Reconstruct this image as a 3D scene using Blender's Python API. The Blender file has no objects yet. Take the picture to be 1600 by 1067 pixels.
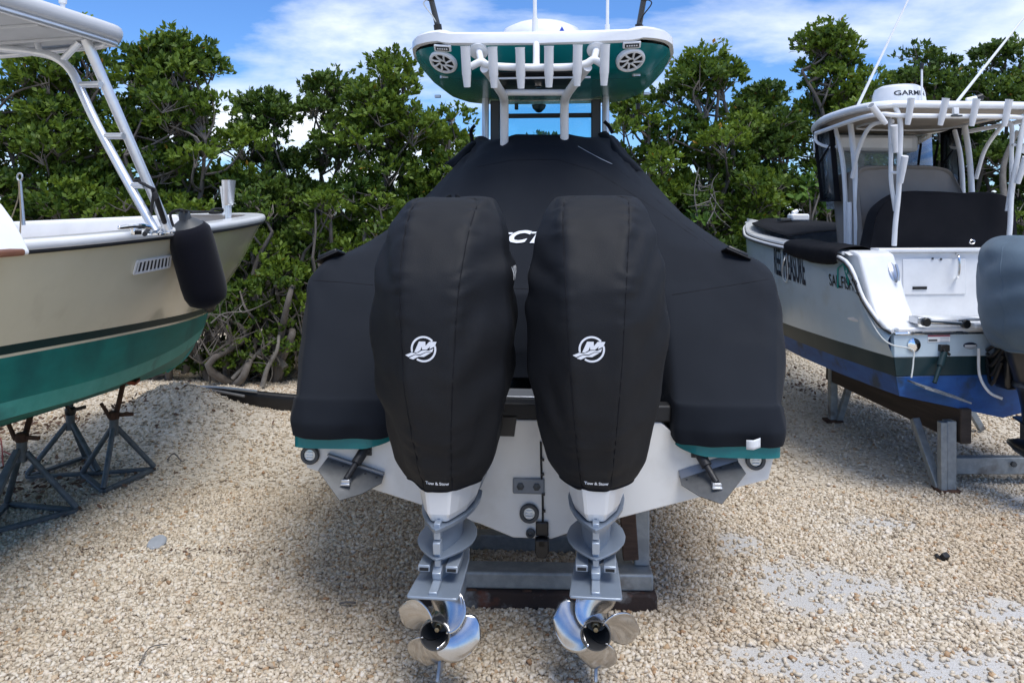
import bpy, math, random
import numpy as np
from mathutils import Vector, Matrix
from mathutils.bvhtree import BVHTree

random.seed(11)
rng = np.random.default_rng(11)
sc = bpy.context.scene
COL = sc.collection
R = math.radians

# ------------------------------------------------------------------ camera
F, CX, HZ, H = 1200.0, 800.0, 340.0, 2.12       # photo focal length (px), vanishing column, horizon row, eye height (m)
cam_data = bpy.data.cameras.new('camera')
cam = bpy.data.objects.new('camera', cam_data)
COL.objects.link(cam)
cam.location = (0, 0, H)
cam.rotation_euler = (R(90), 0, 0)
cam_data.sensor_width = 36
cam_data.lens = F * 36 / 1600
cam_data.shift_y = -(533.5 - HZ) / 1600
cam_data.clip_start = 0.05
cam_data.clip_end = 3000
sc.camera = cam

# ------------------------------------------------------------------ world
SUN_EL, SUN_AZ = 66.0, 148.0       # azimuth from +Y (away from camera) towards +X
world = bpy.data.worlds.new('World')
sc.world = world
world.use_nodes = True
wn, wl = world.node_tree.nodes, world.node_tree.links
wn.clear()
def WN(t, **k):
    n = wn.new(t)
    for a, b in k.items():
        setattr(n, a, b)
    return n
wout = WN('ShaderNodeOutputWorld'); wbg = WN('ShaderNodeBackground')
wl.new(wbg.outputs[0], wout.inputs[0])
sky = WN('ShaderNodeTexSky', sky_type='NISHITA', sun_disc=False)
sky.sun_elevation = R(SUN_EL); sky.sun_rotation = R(SUN_AZ)
sky.air_density = 1.0; sky.dust_density = 0.3; sky.ozone_density = 1.6; sky.altitude = 0
hsv = WN('ShaderNodeMixRGB', blend_type='MULTIPLY'); hsv.inputs[0].default_value = 1.0; hsv.inputs[2].default_value = (0.25, 0.385, 0.58, 1)
wl.new(sky.outputs[0], hsv.inputs[1])
tc = WN('ShaderNodeTexCoord'); sep = WN('ShaderNodeSeparateXYZ')
wl.new(tc.outputs['Generated'], sep.inputs[0])
mz = WN('ShaderNodeMath', operation='MAXIMUM'); mz.inputs[1].default_value = 0.0
wl.new(sep.outputs[2], mz.inputs[0])
az = WN('ShaderNodeMath', operation='ADD'); az.inputs[1].default_value = 0.13
wl.new(mz.outputs[0], az.inputs[0])
dx = WN('ShaderNodeMath', operation='DIVIDE'); dy = WN('ShaderNodeMath', operation='DIVIDE')
wl.new(sep.outputs[0], dx.inputs[0]); wl.new(az.outputs[0], dx.inputs[1])
wl.new(sep.outputs[1], dy.inputs[0]); wl.new(az.outputs[0], dy.inputs[1])
cmb = WN('ShaderNodeCombineXYZ')
wl.new(dx.outputs[0], cmb.inputs[0]); wl.new(dy.outputs[0], cmb.inputs[1])
cmap = WN('ShaderNodeMapping'); cmap.inputs['Location'].default_value = (7.4, 2.6, 0.4)
wl.new(cmb.outputs[0], cmap.inputs[0])
cn = WN('ShaderNodeTexNoise'); cn.inputs['Scale'].default_value = 0.85; cn.inputs['Detail'].default_value = 9
cn.inputs['Roughness'].default_value = 0.56; cn.inputs['Distortion'].default_value = 0.25
wl.new(cmap.outputs[0], cn.inputs['Vector'])
cr_ = WN('ShaderNodeValToRGB')
cr_.color_ramp.elements[0].position = 0.435; cr_.color_ramp.elements[0].color = (0, 0, 0, 1)
cr_.color_ramp.elements[1].position = 0.64; cr_.color_ramp.elements[1].color = (1, 1, 1, 1)
wl.new(cn.outputs['Fac'], cr_.inputs[0])
cn2 = WN('ShaderNodeTexNoise'); cn2.inputs['Scale'].default_value = 2.1; cn2.inputs['Detail'].default_value = 6
wl.new(cmap.outputs[0], cn2.inputs['Vector'])
cc = WN('ShaderNodeMixRGB'); cc.inputs[1].default_value = (3.0, 3.3, 3.8, 1); cc.inputs[2].default_value = (4.3, 4.45, 4.7, 1)
wl.new(cn2.outputs['Fac'], cc.inputs[0])
cmul = WN('ShaderNodeMath', operation='MULTIPLY'); cmul.inputs[1].default_value = 0.93
wl.new(cr_.outputs[0], cmul.inputs[0])
cmix = WN('ShaderNodeMixRGB')
wl.new(cmul.outputs[0], cmix.inputs[0]); wl.new(hsv.outputs[0], cmix.inputs[1]); wl.new(cc.outputs[0], cmix.inputs[2])
wl.new(cmix.outputs[0], wbg.inputs[0])
wbg.inputs[1].default_value = 0.15

# ------------------------------------------------------------------ sun (veiled by thin cloud)
sun_d = bpy.data.lights.new('sun', 'SUN')
sun_d.energy = 1.6; sun_d.angle = R(30); sun_d.color = (1.0, 0.965, 0.91)
sun = bpy.data.objects.new('sun', sun_d)
COL.objects.link(sun)
sd = Vector((math.sin(R(SUN_AZ)) * math.cos(R(SUN_EL)), math.cos(R(SUN_AZ)) * math.cos(R(SUN_EL)), math.sin(R(SUN_EL))))
sun.rotation_euler = sd.to_track_quat('Z', 'Y').to_euler()
sun.location = sd * 40

sc.view_settings.view_transform = 'Standard'
sc.view_settings.look = 'None'
sc.view_settings.exposure = 1.08
sc.view_settings.gamma = 1.0
sc.view_settings.use_curve_mapping = False
sc.render.engine = 'CYCLES'
sc.cycles.use_denoising = True
sc.cycles.max_bounces = 8
sc.cycles.transparent_max_bounces = 12

# ------------------------------------------------------------------ materials
MATS = {}
def mat(name, col, rough=0.5, metal=0.0, col2=None, nscale=6.0, nlo=0.4, nhi=0.7, bump=0.0, bscale=60.0, rvar=0.0,
        coat=0.0, sheen=0.0, stretch=None, spec=0.5, col3=None, n3scale=2.0, n3lo=0.55, n3hi=0.7):
    if name in MATS:
        return MATS[name]
    m = bpy.data.materials.new(name)
    m.use_nodes = True
    nt = m.node_tree; n = nt.nodes; l = nt.links
    p = n['Principled BSDF']
    p.inputs['Base Color'].default_value = (*col, 1)
    p.inputs['Roughness'].default_value = rough
    p.inputs['Metallic'].default_value = metal
    p.inputs['Coat Weight'].default_value = coat
    p.inputs['Coat Roughness'].default_value = 0.08
    p.inputs['Sheen Weight'].default_value = sheen
    p.inputs['Specular IOR Level'].default_value = spec
    t = n.new('ShaderNodeTexCoord')
    vec = t.outputs['Object']
    if stretch:
        mp = n.new('ShaderNodeMapping'); mp.inputs['Scale'].default_value = stretch
        l.new(vec, mp.inputs[0]); vec = mp.outputs[0]
    cur = None
    if col2 is not None:
        nz = n.new('ShaderNodeTexNoise'); nz.inputs['Scale'].default_value = nscale; nz.inputs['Detail'].default_value = 8
        nz.inputs['Roughness'].default_value = 0.62
        l.new(vec, nz.inputs['Vector'])
        mr = n.new('ShaderNodeMapRange'); mr.inputs[1].default_value = nlo; mr.inputs[2].default_value = nhi
        l.new(nz.outputs['Fac'], mr.inputs[0])
        mx = n.new('ShaderNodeMixRGB'); mx.inputs[1].default_value = (*col, 1); mx.inputs[2].default_value = (*col2, 1)
        l.new(mr.outputs[0], mx.inputs[0]); l.new(mx.outputs[0], p.inputs['Base Color'])
        cur = mx.outputs[0]
        if rvar:
            m2 = n.new('ShaderNodeMapRange'); m2.inputs[3].default_value = rough - rvar; m2.inputs[4].default_value = rough + rvar
            l.new(nz.outputs['Fac'], m2.inputs[0]); l.new(m2.outputs[0], p.inputs['Roughness'])
    if col3 is not None and cur is not None:
        nz = n.new('ShaderNodeTexNoise'); nz.inputs['Scale'].default_value = n3scale; nz.inputs['Detail'].default_value = 7
        l.new(t.outputs['Object'], nz.inputs['Vector'])
        mr = n.new('ShaderNodeMapRange'); mr.inputs[1].default_value = n3lo; mr.inputs[2].default_value = n3hi
        l.new(nz.outputs['Fac'], mr.inputs[0])
        mx = n.new('ShaderNodeMixRGB'); mx.inputs[2].default_value = (*col3, 1)
        l.new(mr.outputs[0], mx.inputs[0]); l.new(cur, mx.inputs[1]); l.new(mx.outputs[0], p.inputs['Base Color'])
    if bump:
        bn = n.new('ShaderNodeTexNoise'); bn.inputs['Scale'].default_value = bscale; bn.inputs['Detail'].default_value = 4
        l.new(vec, bn.inputs['Vector'])
        b = n.new('ShaderNodeBump'); b.inputs['Strength'].default_value = bump; b.inputs['Distance'].default_value = 0.01
        l.new(bn.outputs['Fac'], b.inputs['Height']); l.new(b.outputs[0], p.inputs['Normal'])
    MATS[name] = m
    return m

gel = mat('gelcoat_white', (.74, .73, .70), .3, col2=(.60, .575, .53), nscale=3, nlo=.5, nhi=.8, coat=.3, rvar=.08)
gel_b = mat('gelcoat_bright', (.80, .81, .82), .28, col2=(.72, .73, .74), nscale=5, coat=.3)
powder = mat('powder_white', (.80, .81, .82), .32, col2=(.72, .73, .74), nscale=9)
teal = mat('gelcoat_teal', (.004, .17, .18), .24, col2=(.004, .15, .16), nscale=3, coat=.1, spec=.35)
cloth = mat('canvas_black', (.0062, .0086, .0138), .80, col2=(.0080, .0108, .0166), nscale=2.2, col3=(.0125, .0145, .0185), n3scale=1.6, n3lo=.55, n3hi=.8, bump=.10, bscale=420, sheen=.03, spec=.2)
cloth_m = mat('nylon_black', (.0030, .0040, .0066), .66, col2=(.0046, .0058, .0090), nscale=5, col3=(.0085, .0092, .0110), n3scale=3.5, n3lo=.56, n3hi=.8, bump=.2, bscale=300, sheen=.0, spec=.32)
cloth_k = mat('canvas_jet', (.006, .0065, .009), .85, col2=(.010, .010, .013), nscale=4, bump=.15, bscale=200, spec=.2)
cream = mat('gelcoat_cream', (.69, .635, .465), .22, col2=(.63, .575, .41), nscale=1.6, coat=.75, rvar=.06, col3=(.53, .47, .33), n3scale=3.0, n3lo=.6, n3hi=.8)
green_bot = mat('bottom_paint_green', (.006, .165, .128), .55, col2=(.010, .205, .165), nscale=5, bump=.08, bscale=40, stretch=(1, .35, 2), col3=(.003, .09, .08), n3scale=1.5)
green_lit = mat('bottom_paint_lit', (.035, .30, .25), .55, col2=(.06, .36, .31), nscale=7, bump=.08, bscale=40, col3=(.02, .18, .16), n3scale=4)  # bottom green made lighter: gravel bounce light put into the colour
green_dk = mat('boot_stripe_green', (.008, .028, .026), .4, spec=.3)
galv = mat('galvanised_steel', (.23, .255, .27), .5, .35, col2=(.33, .355, .37), nscale=16, bump=.08, bscale=70, rvar=.1, col3=(.12, .10, .085), n3scale=5, n3lo=.62, n3hi=.75)
galv_b = mat('galvanised_blue', (.080, .098, .112), .55, .3, col2=(.135, .155, .17), nscale=14, bump=.1, bscale=70, col3=(.08, .06, .05), n3scale=6, n3lo=.6, n3hi=.74)
rust = mat('rust', (.045, .022, .014), .85, col2=(.10, .045, .022), nscale=20, bump=.4, bscale=60)
wood_d = mat('weathered_timber', (.045, .026, .018), .85, col2=(.085, .05, .034), nscale=8, bump=.4, bscale=30, stretch=(1, 1, 6))
wood_r = mat('rotten_sleeper', (.030, .018, .015), .9, col2=(.20, .20, .20), nscale=7, nlo=.52, nhi=.7, bump=.6, bscale=26, col3=(.11, .035, .018), n3scale=9)
wood_b = mat('timber_bunk', (.040, .030, .024), .8, col2=(.065, .048, .038), nscale=6, bump=.35, bscale=25, stretch=(1, .15, 3))
alu = mat('brushed_aluminium', (.80, .82, .84), .36, .75, col2=(.72, .74, .77), nscale=12)
alu_s = mat('satin_aluminium', (.55, .57, .60), .34, .9)
chrome = mat('polished_stainless', (.80, .80, .80), .06, 1.0)
prop_m = mat('propeller_stainless', (.58, .58, .59), .20, 1.0, col2=(.42, .42, .425), nscale=7, rvar=.08, bump=.03, bscale=50)
prop_d = mat('propeller_tarnish', (.30, .28, .25), .30, 1.0, col2=(.42, .40, .37), nscale=10, rvar=.08)
eng_g = mat('engine_grey', (.23, .275, .335), .33, .30, col2=(.195, .235, .29), nscale=5, coat=.35)
eng_l = mat('engine_grey_light', (.34, .39, .45), .3, .4, coat=.35)
eng_w = mat('engine_silver', (.70, .71, .715), .28, .15, coat=.3)
eng_k = mat('engine_black', (.010, .011, .014), .3, col2=(.016, .017, .021), nscale=6, coat=.3)
rubber = mat('black_rubber', (.010, .010, .011), .6, bump=.05)
blackp = mat('black_plastic', (.008, .008, .009), .38)
dgrey = mat('dark_grey_plastic', (.05, .055, .06), .5)
mgrey = mat('grey_hdpe', (.19, .205, .225), .5, col2=(.23, .245, .265), nscale=20)
lens = mat('light_lens', (.62, .66, .66), .12, .3, coat=.5)
dark_hole = mat('dark_recess', (.006, .006, .007), .6)
white_ink = mat('white_print', (.72, .74, .78), .6)
grey_ink = mat('grey_print', (.45, .47, .50), .6)
navy_ink = mat('navy_vinyl', (.010, .016, .040), .35)
black_ink = mat('black_vinyl', (.015, .016, .018), .35)
blue_ink = mat('blue_print', (.02, .06, .42), .4)
red_ink = mat('red_print', (.38, .05, .08), .5)
hull_grey = mat('gelcoat_ice_grey', (.50, .61, .68), .2, col2=(.46, .56, .63), nscale=2.0, coat=.15, rvar=.04, col3=(.44, .51, .53), n3scale=4, n3lo=.58, n3hi=.8)
boot_dk = mat('boot_stripe_dark', (.010, .030, .036), .4, col2=(.016, .038, .044), nscale=6, coat=.05, spec=.3)
blue_bot = mat('bottom_paint_blue', (.006, .060, .23), .55, col2=(.012, .095, .32), nscale=5, stretch=(1, .5, 2.5), bump=.1, bscale=30, col3=(.012, .035, .07), n3scale=5)
cover_blue = mat('motor_cover_blue_grey', (.085, .125, .165), .75, col2=(.105, .148, .19), nscale=4, bump=.12, bscale=300, sheen=.1, spec=.25)
tan_c = mat('tan_canvas', (.235, .21, .185), .85, col2=(.27, .245, .215), nscale=3, bump=.12, bscale=260)
tan_in = mat('underside_tan', (.36, .31, .26), .6, col2=(.42, .37, .31), nscale=4)
under_white = mat('underside_white', (.62, .64, .66), .45, col2=(.55, .57, .59), nscale=4)
nonskid = mat('nonskid_tan', (.32, .26, .21), .8, col2=(.38, .32, .26), nscale=30, bump=.3, bscale=200)
nonskid_g = mat('nonskid_grey', (.55, .59, .58), .8, bump=.25, bscale=240)
teak = mat('teak', (.20, .085, .045), .5, col2=(.13, .05, .028), nscale=10, stretch=(8, 1, 8))
orange = mat('orange_pad', (.30, .065, .03), .8, col2=(.18, .05, .03), nscale=12)
rope_w = mat('rope_white', (.62, .64, .62), .9, bump=.4, bscale=300)
rope_g = mat('rope_teal', (.02, .26, .22), .85)
rope_k = mat('rope_black', (.010, .010, .012), .85)
rope_r = mat('rope_red', (.25, .05, .04), .85)
bark = mat('bark', (.105, .090, .078), .9, col2=(.19, .17, .15), nscale=9, bump=.6, bscale=30, stretch=(1, 1, .3))
bark_d = mat('bark_pale', (.13, .118, .105), .9, col2=(.20, .185, .165), nscale=12, bump=.5, bscale=40)
liner = mat('black_liner', (.006, .006, .008), .4, bump=.3, bscale=12)
litter_m = mat('dead_leaf', (.10, .055, .035), .8, col2=(.19, .11, .07), nscale=25)

def vinyl_mat(name, tint, opac):
    m = bpy.data.materials.new(name); m.use_nodes = True
    nt = m.node_tree; n = nt.nodes; l = nt.links
    n.remove(n['Principled BSDF'])
    out = n['Material Output']
    tr = n.new('ShaderNodeBsdfTransparent'); tr.inputs[0].default_value = (*tint, 1)
    gl = n.new('ShaderNodeBsdfGlossy'); gl.inputs['Roughness'].default_value = 0.05
    df = n.new('ShaderNodeBsdfDiffuse'); df.inputs[0].default_value = (.55, .62, .66, 1)
    fr = n.new('ShaderNodeFresnel'); fr.inputs[0].default_value = 1.45
    m1 = n.new('ShaderNodeMixShader'); m1.inputs[0].default_value = opac
    l.new(tr.outputs[0], m1.inputs[1]); l.new(df.outputs[0], m1.inputs[2])
    m2 = n.new('ShaderNodeMixShader')
    l.new(fr.outputs[0], m2.inputs[0]); l.new(m1.outputs[0], m2.inputs[1]); l.new(gl.outputs[0], m2.inputs[2])
    l.new(m2.outputs[0], out.inputs[0])
    return m
glass_t = vinyl_mat('tinted_glass', (.62, .86, .92), .02)
vinyl = vinyl_mat('clear_vinyl', (.70, .78, .82), .30)
vinyl_d = vinyl_mat('dark_vinyl', (.42, .46, .48), .22)

def leaf_mat(name, dark, lightc, yellow):
    m = bpy.data.materials.new(name); m.use_nodes = True
    nt = m.node_tree; n = nt.nodes; l = nt.links
    p = n['Principled BSDF']; out = n['Material Output']
    at = n.new('ShaderNodeAttribute'); at.attribute_name = 'tone'
    rp = n.new('ShaderNodeValToRGB')
    e = rp.color_ramp.elements
    e[0].position = 0.0; e[0].color = (*dark, 1)
    e[1].position = 0.80; e[1].color = (*lightc, 1)
    e2 = e.new(0.965); e2.color = (*lightc, 1)
    e3 = e.new(0.985); e3.color = (*yellow, 1)
    l.new(at.outputs['Fac'], rp.inputs[0])
    l.new(rp.outputs[0], p.inputs['Base Color'])
    p.inputs['Roughness'].default_value = 0.55
    p.inputs['Specular IOR Level'].default_value = 0.3
    tl = n.new('ShaderNodeBsdfTranslucent')
    hs = n.new('ShaderNodeHueSaturation'); hs.inputs['Value'].default_value = 1.5; hs.inputs['Hue'].default_value = 0.485
    l.new(rp.outputs[0], hs.inputs['Color']); l.new(hs.outputs[0], tl.inputs[0])
    mx = n.new('ShaderNodeMixShader'); mx.inputs[0].default_value = 0.30
    l.new(p.outputs[0], mx.inputs[1]); l.new(tl.outputs[0], mx.inputs[2]); l.new(mx.outputs[0], out.inputs[0])
    return m
leaf_a = leaf_mat('mangrove_leaf', (.032, .074, .011), (.145, .220, .024), (.32, .18, .02))
leaf_b = leaf_mat('mangrove_leaf_dark', (.026, .062, .012), (.100, .165, .024), (.24, .14, .02))
leaf_c = leaf_mat('bright_leaf', (.06, .13, .020), (.13, .24, .040), (.30, .22, .03))

# ------------------------------------------------------------------ mesh helpers
RT = {}                                   # object name -> matrix of the thing it belongs to
def tag(o, label=None, cat=None, group=None, kind=None):
    if label: o['label'] = label
    if cat: o['category'] = cat
    if group: o['group'] = group
    if kind: o['kind'] = kind
    return o

def root(name, label, cat, loc=(0, 0, 0), rz=0.0, group=None):
    o = bpy.data.objects.new(name, None)
    COL.objects.link(o)
    o.empty_display_size = 0.2
    o.location = loc; o.rotation_euler = (0, 0, R(rz))
    RT[o.name] = Matrix.Translation(Vector(loc)) @ Matrix.Rotation(R(rz), 4, 'Z')
    return tag(o, label, cat, group)

def W(px, py, Y):
    return Vector(((px - CX) * Y / F, Y, H - (py - HZ) * Y / F))

def ray(o, px, py, ax, val):
    Mi = RT[o.name].inverted()
    a = Mi @ Vector((0, 0, H)); d = Mi.to_3x3() @ Vector(((px - CX) / F, 1, (HZ - py) / F))
    return a + d * ((val - a[ax]) / d[ax])

def vnoise(p, seed=0):
    p = np.asarray(p, float)
    i = np.floor(p).astype(np.int64); f = p - i
    f = f * f * (3 - 2 * f)
    def h(a, b, c):
        x = (a * 374761393 + b * 668265263 + c * 2147483647 + seed * 1274126177) & 0xffffffff
        x = ((x ^ (x >> 13)) * 1274126177) & 0xffffffff
        return ((x ^ (x >> 16)) & 0xffff) / 65535.0
    r = 0
    for dx_ in (0, 1):
        for dy_ in (0, 1):
            for dz_ in (0, 1):
                w = (f[..., 0] if dx_ else 1 - f[..., 0]) * (f[..., 1] if dy_ else 1 - f[..., 1]) * (f[..., 2] if dz_ else 1 - f[..., 2])
                r = r + w * h(i[..., 0] + dx_, i[..., 1] + dy_, i[..., 2] + dz_)
    return r * 2 - 1

def fbm(p, o=3, seed=0):
    p = np.asarray(p, float)
    return sum(vnoise(p * 2 ** k, seed + k) * .5 ** k for k in range(o))

def cr(P, n, closed=False, tens=0.5):
    """Cardinal-spline upsampling of an array of control points along axis 0."""
    P = np.asarray(P, float)
    m = len(P)
    out = []
    segs = m if closed else m - 1
    for i in range(segs):
        p1, p2 = P[i], P[(i + 1) % m]
        p0 = P[i - 1] if (closed or i > 0) else 2 * p1 - p2
        p3 = P[(i + 2) % m] if (closed or i + 2 < m) else 2 * p2 - p1
        for k in range(n):
            t = k / n
            h1 = 2 * t ** 3 - 3 * t ** 2 + 1; h2 = -2 * t ** 3 + 3 * t ** 2; h3 = t ** 3 - 2 * t ** 2 + t; h4 = t ** 3 - t ** 2
            out.append(h1 * p1 + h2 * p2 + h3 * tens * (p2 - p0) + h4 * tens * (p3 - p1))
    if not closed:
        out.append(P[-1])
    return np.array(out)

def surf(ctrl, nu, nv, cu=False, cv=False, tens=0.5, tv=None):
    g = cr(np.asarray(ctrl, float), nu, cu, tens)
    g = cr(np.swapaxes(g, 0, 1), nv, cv, tens if tv is None else tv)
    return np.swapaxes(g, 0, 1)

def grid_normals(g, cu=False, cv=False):
    a = (np.roll(g, -1, 0) - np.roll(g, 1, 0)) if cu else np.gradient(g, axis=0)
    b = (np.roll(g, -1, 1) - np.roll(g, 1, 1)) if cv else np.gradient(g, axis=1)
    n = np.cross(a, b)
    return n / np.maximum(np.linalg.norm(n, axis=-1, keepdims=True), 1e-9)

class MB:
    def __init__(s):
        s.v = []; s.f = []; s.mi = []
    def add(s, verts, faces, mi=0):
        o = len(s.v)
        s.v.extend([Vector(v) for v in verts])
        s.f.extend([tuple(i + o for i in f) for f in faces]); s.mi.extend([mi] * len(faces))
        return s
    def box(s, c, d, M=None, mi=0):
        x, y, z = d[0] / 2, d[1] / 2, d[2] / 2
        vs = [Vector((a * x, b * y, e * z)) for e in (-1, 1) for b in (-1, 1) for a in (-1, 1)]
        if M is not None: vs = [M @ v for v in vs]
        vs = [v + Vector(c) for v in vs]
        return s.add(vs, [(0, 2, 3, 1), (4, 5, 7, 6), (0, 1, 5, 4), (2, 6, 7, 3), (0, 4, 6, 2), (1, 3, 7, 5)], mi)
    def beam(s, a, b, w, h, up=(0, 0, 1), mi=0):
        a, b = Vector(a), Vector(b); d = b - a
        y = d.normalized(); x = y.cross(Vector(up)).normalized(); z = x.cross(y)
        M = Matrix((x, y, z)).transposed()
        return s.box((a + b) / 2, (w, d.length, h), M, mi)
    def tube(s, pts, r, n=10, smooth=0, closed=False, mi=0):
        P = [Vector(p) for p in pts]
        if smooth:
            P = [Vector(p) for p in cr([tuple(p) for p in P], smooth, closed)]
        m = len(P)
        rr = [r] * m if not hasattr(r, '__len__') else list(np.interp(np.linspace(0, 1, m), np.linspace(0, 1, len(r)), r))
        rings = []; nrm = None
        for i in range(m):
            if closed: t = (P[(i + 1) % m] - P[i - 1])
            else: t = P[min(i + 1, m - 1)] - P[max(i - 1, 0)]
            t.normalize()
            if nrm is None:
                nrm = t.orthogonal().normalized()
            nrm = (nrm - t * nrm.dot(t))
            if nrm.length < 1e-6: nrm = t.orthogonal()
            nrm.normalize(); bi = t.cross(nrm)
            rings.append([P[i] + (nrm * math.cos(2 * math.pi * k / n) + bi * math.sin(2 * math.pi * k / n)) * rr[i] for k in range(n)])
        vs = [v for q in rings for v in q]; fs = []
        for i in range(m if closed else m - 1):
            j = (i + 1) % m
            for k in range(n):
                k2 = (k + 1) % n
                fs.append((i * n + k, i * n + k2, j * n + k2, j * n + k))
        if not closed:
            fs.append(tuple(range(n))[::-1]); fs.append(tuple((m - 1) * n + k for k in range(n)))
        return s.add(vs, fs, mi)
    def lathe(s, prof, n=24, M=None, mi=0, caps=True):
        M = M or Matrix.Identity(4)
        vs = [M @ Vector((r * math.cos(2 * math.pi * k / n), r * math.sin(2 * math.pi * k / n), z)) for r, z in prof for k in range(n)]
        fs = []
        for i in range(len(prof) - 1):
            for k in range(n):
                k2 = (k + 1) % n
                fs.append((i * n + k, i * n + k2, (i + 1) * n + k2, (i + 1) * n + k))
        if caps:
            fs.append(tuple(range(n))[::-1]); fs.append(tuple((len(prof) - 1) * n + k for k in range(n)))
        return s.add(vs, fs, mi)
    def prism(s, poly, M, h, mi=0):
        n = len(poly)
        vs = [M @ Vector((p[0], p[1], 0)) for p in poly] + [M @ Vector((p[0], p[1], h)) for p in poly]
        fs = [tuple(range(n))[::-1], tuple(range(n, 2 * n))] + [(i, (i + 1) % n, n + (i + 1) % n, n + i) for i in range(n)]
        return s.add(vs, fs, mi)
    def grid(s, g, cu=False, cv=False, flip=False, mi=0):
        r, c = g.shape[:2]
        fs = []
        for i in range(r if cu else r - 1):
            for j in range(c if cv else c - 1):
                q = (i * c + j, i * c + (j + 1) % c, ((i + 1) % r) * c + (j + 1) % c, ((i + 1) % r) * c + j)
                fs.append(q[::-1] if flip else q)
        return s.add([tuple(p) for p in g.reshape(-1, 3)], fs, mi)
    def build(s, name, mats, parent=None, world=False, angle=35, bevel=0.0, bseg=2, solid=0.0, soff=-1.0, label=None):
        vs = s.v
        if parent is not None and world:
            Mi = RT[parent.name].inverted(); vs = [Mi @ v for v in vs]
        me = bpy.data.meshes.new(name)
        me.from_pydata([tuple(v) for v in vs], [], s.f)
        if not isinstance(mats, (list, tuple)): mats = [mats]
        for m in mats: me.materials.append(m)
        if len(mats) > 1: me.polygons.foreach_set('material_index', s.mi)
        me.polygons.foreach_set('use_smooth', [True] * len(me.polygons))
        me.set_sharp_from_angle(angle=R(angle))
        me.validate()
        o = bpy.data.objects.new(name, me); COL.objects.link(o)
        if parent is not None:
            o.parent = parent; RT[o.name] = RT[parent.name]
        else:
            RT[o.name] = Matrix.Identity(4)
        if solid:
            md = o.modifiers.new('solid', 'SOLIDIFY'); md.thickness = solid; md.offset = soff
        if bevel:
            md = o.modifiers.new('bevel', 'BEVEL'); md.width = bevel; md.segments = bseg; md.limit_method = 'ANGLE'; md.angle_limit = R(40)
        if label: o['label'] = label
        return o

def XZ(y):     # polygon (x, z) extruded along +y
    return Matrix(((1, 0, 0, 0), (0, 0, 1, y), (0, 1, 0, 0), (0, 0, 0, 1)))
def YZ(x):     # polygon (y, z) extruded along +x
    return Matrix(((0, 0, 1, x), (1, 0, 0, 0), (0, 1, 0, 0), (0, 0, 0, 1)))
def XY(z):
    return Matrix.Translation((0, 0, z))

def np_mesh(name, verts, k, mats, tone=None, smooth=False):
    """verts: (N*k,3) array, every k consecutive vertices one polygon (leaves)."""
    n = len(verts) // k
    me = bpy.data.meshes.new(name)
    me.vertices.add(len(verts)); me.vertices.foreach_set('co', np.ascontiguousarray(verts, dtype=np.float32).ravel())
    me.loops.add(len(verts)); me.loops.foreach_set('vertex_index', np.arange(len(verts), dtype=np.int32))
    me.polygons.add(n); me.polygons.foreach_set('loop_start', np.arange(n, dtype=np.int32) * k)
    me.update(calc_edges=True)
    for m in mats: me.materials.append(m)
    if tone is not None:
        a = me.attributes.new('tone', 'FLOAT', 'POINT'); a.data.foreach_set('value', np.repeat(tone, k).astype(np.float32))
    return me

def text_mb(s, size, shear=0.0, bold=0.0, depth=0.0, sx=1.0, align='CENTER'):
    cu = bpy.data.curves.new('lettering', 'FONT')
    cu.body = s; cu.size = size; cu.shear = shear; cu.offset = bold; cu.extrude = depth
    cu.align_x = align; cu.align_y = 'CENTER'; cu.resolution_u = 3
    ob = bpy.data.objects.new('lettering', cu); COL.objects.link(ob)
    bpy.context.view_layer.update()
    me = bpy.data.meshes.new_from_object(ob.evaluated_get(bpy.context.evaluated_depsgraph_get()))
    mb = MB(); mb.add([Vector((v.co.x * sx, v.co.y, v.co.z)) for v in me.vertices], [tuple(p.vertices) for p in me.polygons])
    bpy.data.objects.remove(ob); bpy.data.curves.remove(cu); bpy.data.meshes.remove(me)
    return mb

def bvh_of(o):
    me = o.data
    return BVHTree.FromPolygons([v.co.copy() for v in me.vertices], [tuple(p.vertices) for p in me.polygons])

def project(mb, bvh, d, off):
    """drop flat lettering onto a surface along direction d."""
    d = Vector(d).normalized(); miss = set()
    for i, v in enumerate(mb.v):
        hit = bvh.ray_cast(v - d * 1.5, d)
        if hit[0] is not None:
            mb.v[i] = hit[0] - d * off
        else:
            miss.add(i)
    if miss:
        keep = [k for k, f in enumerate(mb.f) if not any(i in miss for i in f)]
        mb.f = [mb.f[k] for k in keep]; mb.mi = [mb.mi[k] for k in keep]
        used = sorted({i for f in mb.f for i in f}); ix = {a: b for b, a in enumerate(used)}
        mb.v = [mb.v[a] for a in used]; mb.f = [tuple(ix[i] for i in f) for f in mb.f]
    return mb
def place(mb, M):
    mb.v = [M @ v for v in mb.v]
    return mb
def axes(o, x, y, z):
    M = Matrix((Vector(x), Vector(y), Vector(z))).transposed().to_4x4(); M.translation = Vector(o)
    return M

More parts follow.
